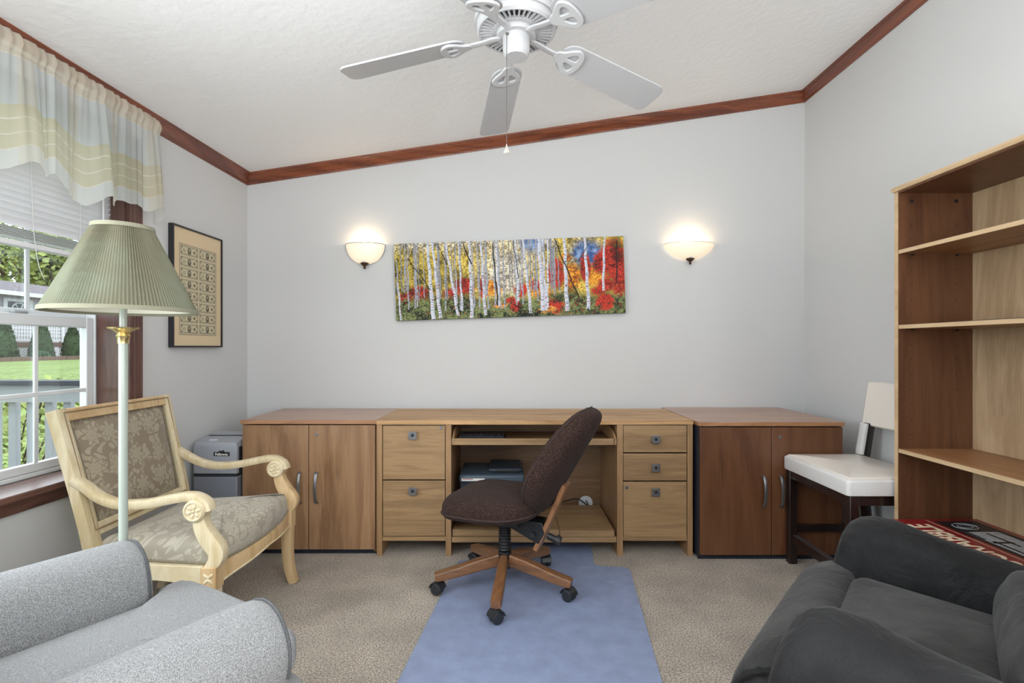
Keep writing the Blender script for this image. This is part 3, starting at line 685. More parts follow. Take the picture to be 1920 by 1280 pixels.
for a, b_ in ((717, 835), (1168.5, 1288.5)):
    link('bottom_rail', bx(X(a), X(b_), .004, .02, Zp(1014), Zp(1006)), M['oak'], t)
    link('bottom_board', bx(X(a), X(b_), .021, DD-.035, Zp(1014), Zp(1009)), M['oak_in'], t)
    link('inner_rail', bx(X(a), X(b_), .012, .03, .700, .7215), M['steel'], t)
def drawer(a, b_, y0, y1, lock=None):
    d = link('drawer', bx(X(a)+.001, X(b_)-.001, 0.001, .02, Zp(y1)+.001, Zp(y0)-.001), M['oak'], t, bevel=.0015)
    link('drawer_box', bx(X(a)+.012, X(b_)-.012, .021, .42, Zp(y1)+.012, Zp(y0)-.03), M['oak_in'], d)
    xc = (X(a)+X(b_))/2+(-.004 if a < 900 else 0); zc = Zp(y0+(18 if y1-y0 > 60 else (y1-y0)/2)) + (0 if y1-y0 > 60 else 0)
    sq = [(xc-.021, zc-.02), (xc+.021, zc-.02), (xc+.021, zc+.02), (xc-.021, zc+.02)]; sq2 = [(xc-.009, zc-.009), (xc+.009, zc-.009), (xc+.009, zc+.009), (xc-.009, zc+.009)]
    me = shape([sq, sq2], .009, .001); me.transform(Matrix.Translation((0, -.018, 0)) @ Matrix.Rotation(PI/2, 4, 'X')); pl = link('pull', me, M['nickel'], d)
    link('pull_post', bx(xc-.0088, xc+.0088, -.0165, .001, zc-.0088, zc+.0088), M['steel'], pl)
    if lock:
        lx, lz = X(lock[0]), Zp(lock[1]); k = link('lock', cyl(B(), (lx, -.004, lz), (lx, .001, lz), .009, n=16), M['nickel'], d)
        link('keyhole', bx(lx-.001, lx+.001, -.0055, -.004, lz-.005, lz+.005), M['black'], k) if False else None
drawer(717.5, 834.5, 797.5, 899, (827, 801.5)); drawer(717.5, 834.5, 901, 1005)
drawer(1168.5, 1288, 797, 848); drawer(1168.5, 1288, 850, 901); drawer(1168.5, 1288, 903, 1007, (1175, 914))
# keyboard tray
kt = link('keyboard_tray', bx(X(852), X(1150), -.004, .34, Zp(833), Zp(829)+.004), M['oak_in'], t)
link('tray_lip', bx(X(852), X(1150), -.018, -.005, Zp(833), Zp(821)), M['oak'], kt, bevel=.0015)
for a, s in ((848, 1), (1151, -1)):
    P = [(-.018, Zp(833)), (.34, Zp(833)), (.34, .700), (.16, .700), (.06, .685), (0, .655), (-.018, Zp(821))]
    bm = B(); prism(bm, P, 'yz', X(a), X(a)+.012); link('tray_side', bm, M['oak_z'], kt, bevel=.001)
    xx = X(846.5) if s > 0 else X(1156.5)-.007; link('slide_rail', bx(xx, xx+.007, .005, .4, Zp(833)+.002, Zp(833)+.03), M['nickel'], kt)
# printer shelf, lower shelf
link('printer_shelf', bx(X(848), X(1002), -.01, .48, Zp(974), Zp(963)), M['oak'], t, bevel=.001)
link('slide_rail', bx(X(846.6), X(848), -.004, .4, Zp(974), Zp(963)), M['nickel'], t)
link('shelf_support', bx(X(1002.5), X(1006), .03, .48, Zp(993)+.001, Zp(963)), M['oak_in'], t)
link('bottom_rail', bx(X(847), X(1156), .004, .022, Zp(1017), Zp(1007)), M['oak'], t)
link('bottom_board', bx(X(847), X(1156), .023, DD-.035, Zp(1017)+.003, Zp(1007)), M['oak_in'], t)
tr = link('lower_tray', bx(X(1050), X(1152), .0, .45, Zp(1006), Zp(994)), M['oak'], t, bevel=.001)
link('lower_tray', bx(X(848), X(1049), .01, .45, Zp(1006), Zp(994)), M['oak'], t, bevel=.001)
gx, gz = X(1100)+.04, Zp(945)+.06
gz = 1.15-(942-650)*(DY+DD-.03)/960; gx = (1098-955)*(DY+DD-.03)/960-ox
link('cable_grommet', cyl(B(), (gx, DD-.0305, gz+.0), (gx, DD-.034, gz), .045, n=28), M['white_pl'], t)
for i_, (xa, xb) in enumerate(((X(1150), X(1152)),)): pass
c_ = tag(link('power_cord', tube(B(), spline([(gx+ox, DY+DD-.045, gz+.02), (gx+ox+.01, DY+DD-.06, gz-.01), (gx+ox-.06, DY+DD-.08, .178), (gx+ox-.16, DY+DD-.1, .165), (gx+ox-.28, DY+DD-.12, .160)], 5), .004, 6), M['black']), 'black cord trailing from the round cable hole in the desk back', 'cord')
# keyboard
k = thing('keyboard', 'black keyboard on the pull-out tray under the desktop', 'keyboard', (-.155, 2.91, Zp(829)+.0055), rz=-.05)
link('case', bx(-.13, .13, -.05, .08, 0, .012), M['black'], k, bevel=.003)
k0 = link('key', bx(-.0075, .0075, -.0075, .0075, .0122, .018), M['key'], k, bevel=.001)
for r_ in range(6):
    for c in range(14):
        p = (-.117+.018*c, -.038+.0205*r_, 0)
        if r_ == 0 and c == 0: k0.location = p
        else: share(k0, 'key', k, p)
# printer
p = thing('printer', 'dark grey flatbed printer on the desk shelf behind the swivel chair', 'printer', (-.10, 2.90, Zp(963)+.001))
w = .185
link('body', bx(-w, w, .02, .32, .001, .075), M['white_pl'], p, bevel=.008)
link('mid_body', bx(-w+.004, w-.004, .025, .32, .0755, .145), M['printer'], p, bevel=.008)
link('output_slot', bx(-.12, .14, .012, .026, .08, .12), M['black'], p, bevel=.002)
lid = link('scanner_lid', bx(-w, w, .0, .32, .1455, .19), M['printer_top'], p, bevel=.012)
link('document_feeder', bx(-.02, w-.012, .06, .31, .1905, .213), M['printer'], lid, bevel=.01)
link('feeder_slot', bx(.02, w-.03, .052, .0595, .192, .205), M['black'], lid, bevel=.002)
st_ = link('sticker', bx(-w+.015, -w+.145, -.0008, -.0001, .158, .172), M['white'], lid)
link('sticker_band', bx(-w+.02, -w+.08, -.0013, -.0008, .166, .170), M['red_box'], st_)

# ================================================================== SHREDDER
s = thing('paper_shredder', 'grey paper shredder on the floor between wall and left cabinet', 'shredder', (-1.617, 2.80, 0))
P = [(-.127, .03), (-.115, .008), (-.08, 0), (.127, 0), (.127, .24), (-.127, .24)]
bm = B(); prism(bm, P, 'xy', .0, .44); link('waste_bin', bm, M['shred_body'], s, bevel=.006)
bm = B(); prism(bm, P, 'xy', .441, .455); link('rim', bm, M['shred_dark'], s)
bm = B(); R_ = [[(u, v, .456) for u, v in P], [(u, v, .60) for u, v in P], [(u*.97, v*.98+.003, .615+.1*v) for u, v in P], [(u*.9, v*.93+.01, .625+.11*v) for u, v in P]]
rings(bm, R_); hd = link('head', bm, M['shred_grey'], s, bevel=.003)
link('paper_slot', box(B(), -.105, .105, -.004, .004, 0, .003, mat=Matrix.Translation((0, .14, .6405)) @ Matrix.Rotation(.11, 4, 'X')), M['black'], hd)
link('switch', box(B(), -.05, -.01, -.008, .008, 0, .004, mat=Matrix.Translation((0, .05, .6305)) @ Matrix.Rotation(.11, 4, 'X')), M['white_pl'], hd)
lb = link('brand_badge', bx(.0, .088, -.002, -.0002, .553, .575), M['black'], hd, bevel=.001)
me = text('Fellowes', .02, xs=1.0); me.transform(Matrix.Translation((.044, -.0025, .5625)) @ Matrix.Rotation(PI/2, 4, 'X')); link('brand_lettering', me, M['white'], lb, smooth=False)
bm = B(); prism(bm, [(.025, .5755), (.035, .584), (.044, .580), (.053, .586), (.063, .5755)], 'xz', -.002, -.0004); link('badge_crest', bm, M['black'], lb)
link('side_trim', bx(.1275, .131, .02, .2, .46, .60), M['shred_dark'], s)

# ================================================================== PICTURE ON LEFT WALL
pf = thing('framed_banknote_sheet', 'black framed uncut sheet of sixteen banknotes hung right of the window', 'picture', (XL+.001, 2.689, 1.147))
Wp, Hp, dp = .437, .655, .028
fr_ = B()
for a in ((0, .009, 0, Hp), (Wp-.009, Wp, 0, Hp), (.009, Wp-.009, 0, .009), (.009, Wp-.009, Hp-.009, Hp)): box(fr_, 0, dp, *a)
link('frame', fr_, M['frame_black'], pf, bevel=.001)
link('mat_board', bx(.002, .020, .0095, Wp-.0095, .0095, Hp-.0095), M['mat_board'], pf)
def note(h, w):
    a = np.ones((h, w, 3))*lin((206, 196, 164)); ink = lin((136, 126, 104)); d2 = lin((102, 94, 78))
    yy, xx = np.mgrid[0:h, 0:w]; u = xx/(w-1); v = yy/(h-1)
    brd = (u < .06) | (u > .94) | (v < .1) | (v > .9); a[brd] = ink
    inn = ((u < .025) | (u > .975) | (v < .045) | (v > .955)); a[inn] = lin((200, 190, 160))
    por = ((u-.5)/.10)**2+((v-.52)/.36)**2 < 1; a[por] = d2
    fc = ((u-.5)/.045)**2+((v-.42)/.15)**2 < 1; a[fc] = lin((170, 160, 134))
    hd_ = (abs(u-.5) < .28) & (abs(v-.16) < .035) & (xx % 2 == 0); a[hd_] = ink
    for cu in (.22, .78):
        q = np.hypot((u-cu)*2.3, v-.52); a[(q < .16) & (q > .09)] = ink; 
        if cu > .5: a[q < .09] = lin((120, 112, 92))
    for cu in (.10, .90):
        for cv in (.2, .82): a[(abs(u-cu) < .045) & (abs(v-cv) < .12)] = ink; a[(abs(u-cu) < .012) & (abs(v-cv) < .09)] = lin((214, 204, 176))
    a[(abs(v-.86) < .03) & (abs(u-.5) < .3)] = ink
    n = rng.random((h, w, 1))*.25+.85; return a*n
nh, nw = 38, 92; img = np.ones((8*(nh+4)+4, 2*(nw+4)+4, 3))*lin((206, 190, 158)); img[:2] = img[-2:] = lin((110, 96, 76)); img[:, :2] = img[:, -2:] = lin((110, 96, 76))
for i in range(8):
    for j in range(2): img[4+i*(nh+4):4+i*(nh+4)+nh, 4+j*(nw+4):4+j*(nw+4)+nw] = note(nh, nw)
sw, sh = .325, .495
g_ = colour_grid('banknote_sheet', img, sw, sh, M['print_paper'], pf); g_.location = (.0206, (Wp-sw)/2, .068); g_.rotation_euler = (0, 0, PI/2)

# ================================================================== CANVAS PRINT
cp = thing('birch_forest_canvas', 'wide canvas print of white birches in red and gold autumn forest', 'picture', (0.003, YB-.002, 1.606), rot=(0, math.radians(-1.95), 0))
CW, CH = 1.53, .512
link('canvas', bx(-CW/2, CW/2, -.034, 0, -CH/2, CH/2), M['canvas_edge'], cp)
def paint():
    H, Wd = 210, 630; yy, xx = np.mgrid[0:H, 0:Wd]; u = xx/Wd; v = yy/H
    n1 = vnoise(H, Wd, 26, 34); n2 = vnoise(H, Wd, 9, 11); n3 = vnoise(H, Wd, 3, 3.2); n4 = vnoise(H, Wd, 1.6, 1.6); n5 = rng.random((H, Wd))
    f = .3*n1+.28*n2+.24*n3+.18*n4
    def mix(a, b_, k): k = np.clip(k, 0, 1)[..., None]; return a*(1-k)+b_*k
    gold = mix(lin((120, 104, 40)), lin((226, 196, 88)), (f-.3)*3); pale = mix(lin((150, 140, 130)), lin((236, 226, 200)), (f-.3)*3)
    olive = mix(lin((66, 62, 26)), lin((164, 146, 56)), (f-.28)*3.2)
    red = mix(lin((80, 14, 14)), lin((190, 56, 38)), (f-.3)*3); orange = mix(lin((150, 62, 12)), lin((236, 160, 50)), (f-.3)*3)
    green = mix(lin((22, 30, 20)), lin((122, 132, 82)), (f-.34)*3.4); blue = mix(lin((52, 84, 140)), lin((150, 180, 220)), (n2-.2))
    im = mix(olive, gold, (u*3)+n1*.5-.2)
    im = mix(im, pale, np.exp(-((u-.48)/.09)**2-((v-.42)/.32)**2)*1.3*(.5+n2))
    im = mix(im, pale, ((.14-v)*6+n3-.45)*(u < .7)*.8)
    im = mix(im, blue, np.exp(-((u-.60)/.05)**2-((v-.06)/.10)**2)*1.6*(n3+.3))
    im = mix(im, blue, np.exp(-((u-.84)/.06)**2-((v-.2)/.14)**2)*2.2*(n3+.35))
    def blob(cu, cv, su, sv, col, k=2.4, th=.35):
        nonlocal im
        im = mix(im, col, (np.exp(-((u-cu)/su)**2-((v-cv)/sv)**2)*(n2*.45+n3*.5+n4*.45+.2)-th)*k*2)
    blob(.77, .5, .045, .2, orange); blob(.70, .45, .04, .22, red, 3, .3); blob(.745, .25, .03, .06, orange)
    for b_ in ((.6, .62, .06, .12), (.64, .72, .05, .12), (.42, .62, .05, .12), (.86, .5, .05, .16)): blob(*b_, orange)
    for b_ in ((.30, .58, .05, .12), (.10, .66, .05, .10), (.04, .72, .03, .08), (.24, .68, .04, .08), (.545, .66, .03, .1), (.61, .60, .02, .08), (.38, .62, .02, .14), (.83, .38, .025, .2), (.95, .3, .06, .3), (.98, .55, .04, .4), (.90, .34, .04, .16), (.92, .62, .04, .1)): blob(*b_, red, 3, .3)
    
    low = (v-.70-.07*(n1-.5))*14+(n3-.5)*2; im = mix(im, green, low)
    for b_ in ((.52, .86, .03, .09), (.69, .88, .05, .12), (.91, .84, .05, .14), (.50, .78, .03, .05), (.88, .7, .04, .08)): blob(*b_, red, 2.4, .4)
    for b_ in ((.66, .92, .06, .06), (.45, .84, .05, .05)): blob(*b_, mix(lin((140, 90, 40)), lin((220, 150, 70)), f*1.4-.2), 2, .5)
    im = im*(.12+.5*n5[..., None]+.55*n4[..., None]+.75*n3[..., None])*(1+.0*n4[..., None])
    # trunks: (u_top, u_bottom, v0, v1, width fraction, tone)
    def trunk(ut, ub, v0, v1, w, tone=1., dark=False):
        for y in range(int(v0*H), min(H, int(v1*H))):
            q = (y/H-v0)/(v1-v0); cx = (ut+(ub-ut)*q + .0015*math.sin(y*.09+ut*90))*Wd; hw = w*Wd/2*(.7+.5*q)
            for x in range(max(0, int(cx-hw)), min(Wd, int(cx+hw)+1)):
                k = (x-cx)/max(hw, .5); c = lin((30, 28, 30)) if dark else lin((214, 216, 228))*tone*(1-.35*max(0, k))
                im[y, x] = c
            if not dark and rng.random() < .16:
                a = int(cx-hw*rng.random()); b_ = int(cx+hw*rng.random())+1; im[y:y+(2 if w > .008 else 1), max(0, a):min(Wd, b_)] = lin((40, 40, 52))
    for k in range(46):
        a = rng.random()*.72; trunk(a, a+rng.normal()*.004, .0 if rng.random() < .5 else .25*rng.random(), .62+.14*rng.random(), .0022+.0015*rng.random(), .38+.25*rng.random())
    for a in (.10, .22, .265, .29, .34, .40, .43, .455, .475, .52, .56, .62, .655, .09, .06, .36): trunk(a, a+rng.normal()*.006, 0, .80+.1*rng.random(), .0042, .62)
    for (a, b_, v0, v1, w) in ((.33, .33, .0, 1, .012),): trunk(a, b_, v0, v1, w)
    for (a, b_, v1, w) in ((.145, .163, 1, .014), (.168, .192, .99, .011), (.225, .27, .97, .009), (.28, .29, .9, .006), (.38, .388, .97, .010), (.445, .45, .86, .007), (.53, .535, .8, .008), (.562, .588, .97, .010), (.632, .642, .94, .016), (.648, .655, .93, .007), (.672, .66, .9, .007), (.744, .745, .95, .014), (.832, .84, .94, .012), (.918, .905, .7, .008), (.012, .02, 1, .006)): trunk(a, b_, 0 if a > .05 else .5, v1, w)
    for (a, b_, v0, v1, w) in ((.06, .155, .2, .62, .003), (.30, .335, .02, .3, .004), (.70, .80, .0, .8, .004), (.43, .445, .05, .85, .004), (.19, .23, .02, .3, .002), (.97, .965, .05, .6, .003), (.52, .54, .02, .5, .002), (.86, .80, .05, .3, .002)): trunk(a, b_, v0, v1, w, dark=True)
    for k in range(420):      # leaf flecks over the trunks
        x, y = int(rng.random()*(Wd-3)), int((.55+.44*rng.random())*H); u_ = x/Wd
        c = lin((200, 44, 28)) if (rng.random() < .25+.5*(u_ > .6)) else (lin((66, 78, 44)) if rng.random() < .6 else lin((210, 160, 70)))
        im[y:y+2, x:x+2+int(rng.random()*2)] = c
    return np.clip(im, 0, 1)
g_ = colour_grid('print', paint(), CW, CH, M['print'], cp); g_.location = (-CW/2, -.0346, -CH/2)

# ================================================================== SCONCES
M['shade_glass'] = glow('frosted_shade_lit', srgb(250, 240, 220), srgb(255, 228, 190), .38)
M['bulb'] = glow('bulb_lit', srgb(255, 240, 215), srgb(255, 224, 170), 5)
def sconce(label, x, z, w, h, framed, power):
    t = thing('wall_sconce', label, 'wall lamp', (x, YB-.001, z))
    n = 10; prof = []
    for i in range(n+1):
        a = PI/2*i/n; prof.append((w/2*math.sin(a)**(.9 if framed else 1.25), -h*math.cos(a)**(1 if framed else 1.15)))
    R_ = []
    for r_, zz in prof: R_.append([(max(r_, .012)*math.cos(a), -max(r_, .012)*math.sin(a)*.62-.004, zz) for a in np.linspace(0, PI, 21)])
    for r_, zz in reversed(prof): R_.append([((max(r_, .012)-.005)*math.cos(a), -(max(r_, .012)-.005)*math.sin(a)*.62-.004, zz+.003) for a in np.linspace(0, PI, 21)])
    bm = B(); rings(bm, R_, closed=False); link('glass_shade', bm, M['shade_glass'], t)
    link('back_plate', bx(-.045, .045, -.003, 0, -h*.85, -.02), M['bronze'], t, bevel=.001)
    bm = B(); lathe(bm, [(.004, -h-.034), (.009, -h-.028), (.006, -h-.018), (.014, -h-.012), (.026, -h), (.028, -h+.006), (.02, -h+.008)], 16, c=(0, -.032, 0)); link('finial', bm, M['bronze'], t)
    link('bracket_arm', tube(B(), [(0, -.032, -h-.004), (0, -.001, -h+.015)], .006, 8), M['bronze'], t)
    if framed:
        pts = [(w/2*math.sin(a), -.006-.0*abs(a), -h*math.cos(a)*1.0) for a in np.linspace(-PI/2, PI/2, 25)]
        link('rim', sweep(B(), pts, [(-.006, -.002), (.006, -.002), (.006, .002), (-.006, .002)], side=(0, 1, 0)), M['nickel'], t)
        link('clip', bx(-w/2+.02, -w/2+.05, -.022, -.008, -.045, -.02), M['steel'], t)
        link('top_rim', tube(B(), [(w/2*math.cos(a), -w/2*math.sin(a)*.62-.004, .001) for a in np.linspace(0, PI, 21)], .0022, 6), M['nickel'], t)
    else:
        link('top_rim', tube(B(), [(w/2*math.cos(a), -w/2*math.sin(a)*.62-.004, .001) for a in np.linspace(0, PI, 21)], .0016, 6), M['nickel'], t)
    link('socket', cyl(B(), (0, -.035, -h+.01), (0, -.035, -h+.04), .014), M['white_pl'], t)
    bm = B(); bmesh.ops.create_uvsphere(bm, u_segments=14, v_segments=10, radius=.022, matrix=Matrix.Translation((0, -.035, -h*.42))); link('bulb', bm, M['bulb'], t)
    l = bpy.data.lights.new('sconce_light', 'POINT'); l.energy = power; l.color = (1, .80, .55); l.shadow_soft_size = .02
    o = bpy.data.objects.new('sconce_light', l); COL.objects.link(o); o.location = (x, YB-.04, z+.015)
sconce('frosted half-bowl wall sconce with metal rim, left of the forest canvas', -.966, 1.835, .262, .132, True, .75)
sconce('wide shallow frosted wall sconce glowing right of the forest canvas', 1.207, 1.838, .335, .105, False, .9)

# ================================================================== CEILING FAN
FX, FY, FZ = .0244, 1.80, 2.17
f = thing('ceiling_fan', 'white five-blade ceiling fan with pull chain hanging over the room', 'ceiling fan', (FX, FY, FZ))
top = CZ(FX)-FZ
bm = B(); lathe(bm, [(.03, .30), (.07, .31), (.075, top-.012), (.074, top+.01)], 32); link('canopy', bm, M['fan'], f)
bm = B(); lathe(bm, [(.139, .088), (.1385, .110), (.146, .110), (.147, .124), (.134, .130), (.132, .19), (.122, .215), (.10, .25), (.08, .29), (.03, .30)], 56, cap=False)
lathe(bm, [(.125, .082), (.132, .080), (.139, .088)], 56, cap=False); link('motor_housing', bm, M['fan'], f)
bm = B(); lathe(bm, [(.0, .092), (.13, .094)], 40, cap=False); link('vent_cavity', bm, M['cavity'], f)
bm = B(); lathe(bm, [(.055, .092), (.055, .081), (.083, .081), (.086, .084), (.086, .091)], 48, cap=False); link('vent_hub', bm, M['fan'], f)
rb = link('vent_rib', bx(.084, .1265, -.0032, .0032, .081, .090), M['fan'], f)
for k in range(1, 42): share(rb, 'vent_rib', f, rot=(0, 0, 2*PI*k/42))
bm = B(); lathe(bm, [(.040, .0), (.043, .003), (.0455, .012), (.0475, .02), (.048, .075), (.046, .08)], 40); link('switch_housing', bm, M['fan'], f)
link('housing_cap', lathe(B(), [(.0, -.001), (.004, -.004), (.038, -.0035), (.040, 0)][1:], 32), M['fan'], f)
bm = B(); lathe(bm, [(.05, .066), (.066, .066), (.069, .07), (.069, .0805), (.05, .0805)], 40); link('flywheel', bm, M['fan'], f)
bl_poly = [(x, y) for x, y in rpoly(.185, .645, -.071, .071, [.034, .05, .05, .034], 8)]
bl_poly = [(x, y*(.86+.14*min(1, (x-.185)/.3))) for x, y in bl_poly]
blade_me = shape([bl_poly], .007, .001)
# blade iron: leaf with two openings, stem to hub
ol = spline([(.165, .012, 0), (.19, .026, 0), (.215, .046, 0), (.238, .056, 0), (.262, .04, 0), (.27, 0, 0), (.262, -.04, 0), (.238, -.056, 0), (.215, -.046, 0), (.19, -.026, 0), (.165, -.012, 0)], 5, True)
h1 = spline([(.205, .010, 0), (.222, .034, 0), (.240, .040, 0), (.250, .028, 0), (.247, .009, 0), (.225, .006, 0)], 4, True); h2 = [(p_[0], -p_[1]) for p_ in h1][::-1]
iron_me = shape([[(p_[0], p_[1]) for p_ in ol], [(p_[0], p_[1]) for p_ in h1], h2], .010, .003, 2)
tilt = math.radians(-13)
def stem_bm():
    bm = B(); sweep(bm, spline([(.055, 0, .068), (.085, 0, .066), (.12, 0, .058), (.15, 0, .053), (.178, 0, .049)], 5), rpoly(-.012, .012, -.004, .004, .003, 2), side=(0, 1, 0)); return bm
for i, ang in enumerate((99, 171, 243, 315, 28)):
    a = math.radians(ang)
    if i == 0:
        ir = link('blade_iron', iron_me, M['fan'], f); stm = link('iron_stem', stem_bm(), M['fan'], f); bl = link('blade', blade_me, M['blade'], f); a3 = (ir, stm, bl)
    else: a3 = (share(ir, 'blade_iron', f), share(stm, 'iron_stem', f), share(bl, 'blade', f))
    Rz = Matrix.Rotation(a, 4, 'Z'); piv = lambda z: Rz @ Matrix.Translation((.17, 0, z)) @ Matrix.Rotation(.145, 4, 'Y') @ Matrix.Rotation(tilt, 4, 'X') @ Matrix.Translation((-.17, 0, 0))
    a3[0].matrix_local = piv(.049); a3[1].matrix_local = Rz; a3[2].matrix_local = piv(.059)
cx, cy = -.030, -.037
link('chain_socket', cyl(B(), (cx*.9, cy*.9, .058), (cx*1.15, cy*1.15, .055), .005, n=10), M['chain'], f)
ch = link('pull_chain', cyl(B(), (cx*1.12, cy*1.12, .055), (cx*1.12, cy*1.12, -.325), .0011, n=5), M['chain'], f)
bm = B(); lathe(bm, [(.002, 0), (.003, -.008), (.006, -.014), (.0115, -.026), (.012, -.032), (.004, -.036)], 8, c=(cx*1.12, cy*1.12, -.325)); 
M['crystal'] = plain('crystal', srgb(235, 232, 225), .05); M['crystal'].node_tree.nodes['Principled BSDF'].inputs['Transmission Weight'].default_value = .6
o = link('chain_pendant', bm, M['crystal'], ch, smooth=False)

# ================================================================== FLOOR LAMP
lp = thing('floor_lamp', 'pale floor lamp with wide pleated cream shade beside the armchair', 'floor lamp', (-1.131, 1.5, 0))
link('base', lathe(B(), [(.13, 0), (.13, .012), (.12, .02), (.05, .03), (.02, .05), (.015, .07)], 32), M['pole'], lp)
link('pole', cyl(B(), (0, 0, .065), (0, 0, 1.162), .0118, n=20), M['pole'], lp)
link('upper_pole', cyl(B(), (0, 0, 1.20), (0, 0, 1.262), .0098, n=20), M['pole'], lp)
link('brass_dish', lathe(B(), [(.014, 0), (.015, .018), (.018, .022), (.014, .028), (.020, .033), (.028, .040), (.037, .043), (.039, .047), (.0, .052)][:-1], 28, c=(0, 0, 1.160)), M['brass'], lp)
link('socket', lathe(B(), [(.011, 0), (.02, .004), (.022, .01), (.016, .014), (.016, .05)], 20, c=(0, 0, 1.262)), M['brass'], lp)
link('harp', tube(B(), spline([(0, .02, 1.30), (0, .06, 1.36), (0, .055, 1.44), (0, 0, 1.49)], 5)+spline([(0, 0, 1.49), (0, -.055, 1.44), (0, -.06, 1.36), (0, -.02, 1.30)], 5)[1:], .002, 6), M['brass'], lp)
link('spider', tube(B(), [(0, -.070, 1.488), (0, .070, 1.488)], .002, 6), M['brass'], lp)
def shade():
    m, nt, b = newmat('pleated_shade'); L = nt.links.new; nt.nodes.remove(b)
    df = nd(nt, 'ShaderNodeBsdfDiffuse'); tl = nd(nt, 'ShaderNodeBsdfTranslucent'); mx = nd(nt, 'ShaderNodeMixShader'); mx.inputs[0].default_value = .15
    tc = nd(nt, 'ShaderNodeTexCoord'); no = nd(nt, 'ShaderNodeTexNoise'); setin(no, Scale=5, Detail=2); L(tc.outputs['Object'], no.inputs['Vector'])
    r = nd(nt, 'ShaderNodeValToRGB'); r.color_ramp.elements[0].color = srgb(122, 119, 100); r.color_ramp.elements[1].color = srgb(130, 134, 116); r.color_ramp.elements[0].position = .4; r.color_ramp.elements[1].position = .6
    L(no.outputs['Fac'], r.inputs['Fac']); L(r.outputs['Color'], df.inputs[0]); L(r.outputs['Color'], tl.inputs[0])
    L(df.outputs[0], mx.inputs[1]); L(tl.outputs[0], mx.inputs[2]); L(mx.outputs[0], nt.nodes['Material Output'].inputs[0])
    n = 960; V = []; F = []; rows = 8
    for j in range(rows+1):
        q = j/rows; rad = .186+(.074-.186)*q; z = 1.258+.238*q
        for i in range(n):
            a = 2*PI*i/n; sw = a+.10*q*math.sin(3*a)*.6
            pl = (.0016+.0008*math.sin(7*a))*math.sin(130*sw+1.5*math.sin(5*a)); V.append(((rad+pl)*math.cos(a), (rad+pl)*math.sin(a), z))
    for j in range(rows):
        for i in range(n): F.append((j*n+i, j*n+(i+1) % n, (j+1)*n+(i+1) % n, (j+1)*n+i))
    me = bpy.data.meshes.new('lamp_shade'); me.from_pydata(V, [], F)
    s = link('lamp_shade', me, m, lp)
    ma = plain('shade_trim', srgb(138, 136, 116), .8)
    for rad, z in ((.1875, 1.256), (.075, 1.497)):
        bm = B(); lathe(bm, [(rad-.003, -.006), (rad+.0035, -.006), (rad+.002, .006), (rad-.004, .006), (rad-.003, -.006)], 96, c=(0, 0, z), cap=False); link('shade_band', bm, ma, s)
    bm = B(); lathe(bm, [(.182, 1.258), (.070, 1.496)], 64, cap=False); link('shade_lining', bm, plain('shade_lining', srgb(244, 240, 224), .8), s)
shade()

# ================================================================== CREAM ARMCHAIR  (local +x = forward, world +X)
ac = thing('carved_armchair', 'cream carved-frame open armchair with floral damask upholstery under the window', 'armchair', (-1.38, 2.185, 0))
MC, MW = M['cream'], M['cream_warm']
# back stiles with rear legs
for s in (-1, 1):
    yt, yb_ = s*.292, s*.272
    pts = spline([(-.285, yb_, 0), (-.235, yb_, .16), (-.178, yb_, .34), (-.185, yb_, .44), (-.235, s*.28, .66), (-.298, yt, .915)], 5)
    bm = B(); sweep(bm, pts, [(-.023, -.020), (-.018, -.024), (.018, -.024), (.023, -.020), (.023, .020), (.012, .024), (-.012, .024), (-.023, .020)], side=(0, 1, 0), sc=[(.85, .8)]*6+[(1, 1)]*(len(pts)-6))
    link('back_stile', bm, MC, ac)
def bpt(y, z, off=0): # point on the slanted back plane
    k = (z-.44)/(.915-.44); x = -.185+(-.298+.185)*k; return (x+off, y, z)
bm = B(); sweep(bm, [bpt(-.272, .892), bpt(.272, .892)], [(-.024, -.024), (.02, -.024), (.024, -.018), (.024, .018), (.018, .024), (-.024, .024)], side=(-.22, 0, 1)); link('top_rail', bm, MW, ac, bevel=.003)
bm = B(); sweep(bm, [bpt(-.25, .46), bpt(.25, .46)], [(-.024, -.02), (.024, -.02), (.024, .02), (-.024, .02)], side=(-.22, 0, 1)); link('lower_back_rail', bm, MC, ac, bevel=.003)
# back panel
nrm = Vector((.475, 0, .113)).normalized()
def back_panel(side):
    V = []; bm = B(); nu, nv = 14, 14; G = []
    for i in range(nu+1):
        row = []
        for j in range(nv+1):
            u = -1+2*i/nu; v = -1+2*j/nv
            z = .675+.195*v; hw = .245+.012*v; y = hw*u
            bulge = .006+.028*((1-abs(u)**4)*(1-abs(v)**4))**.6
            p = Vector(bpt(y, z)) + nrm*(bulge if side > 0 else -bulge*.6-.004); row.append(bm.verts.new(p))
        G.append(row)
    for i in range(nu):
        for j in range(nv): face(bm, [G[i][j], G[i+1][j], G[i+1][j+1], G[i][j+1]])
    return bm
link('back_cushion', back_panel(1), M['damask_back'], ac); link('outside_back', back_panel(-1), M['damask_back'], ac)
loop = [Vector(bpt(y, z))+nrm*.0105 for y, z in ((-.234, .478), (-.257, .872), (.257, .872), (.234, .478))]
pts = []
for a, b_ in zip(loop, loop[1:]+loop[:1]): pts += [a.lerp(b_, k/8) for k in range(8)]
bm = B(); tube(bm, pts, .0055, 6, True); link('gimp', bm, M['gimp'], ac)
loop2 = [Vector(bpt(y, z))+nrm*.0235 for y, z in ((-.272, .46), (-.288, .900), (.288, .900), (.272, .46))]
pts = []
for a, b_ in zip(loop2, loop2[1:]+loop2[:1]): pts += [a.lerp(b_, k/8) for k in range(8)]
link('frame_bead', tube(B(), pts, .0035, 6, True), M['groove'], ac)
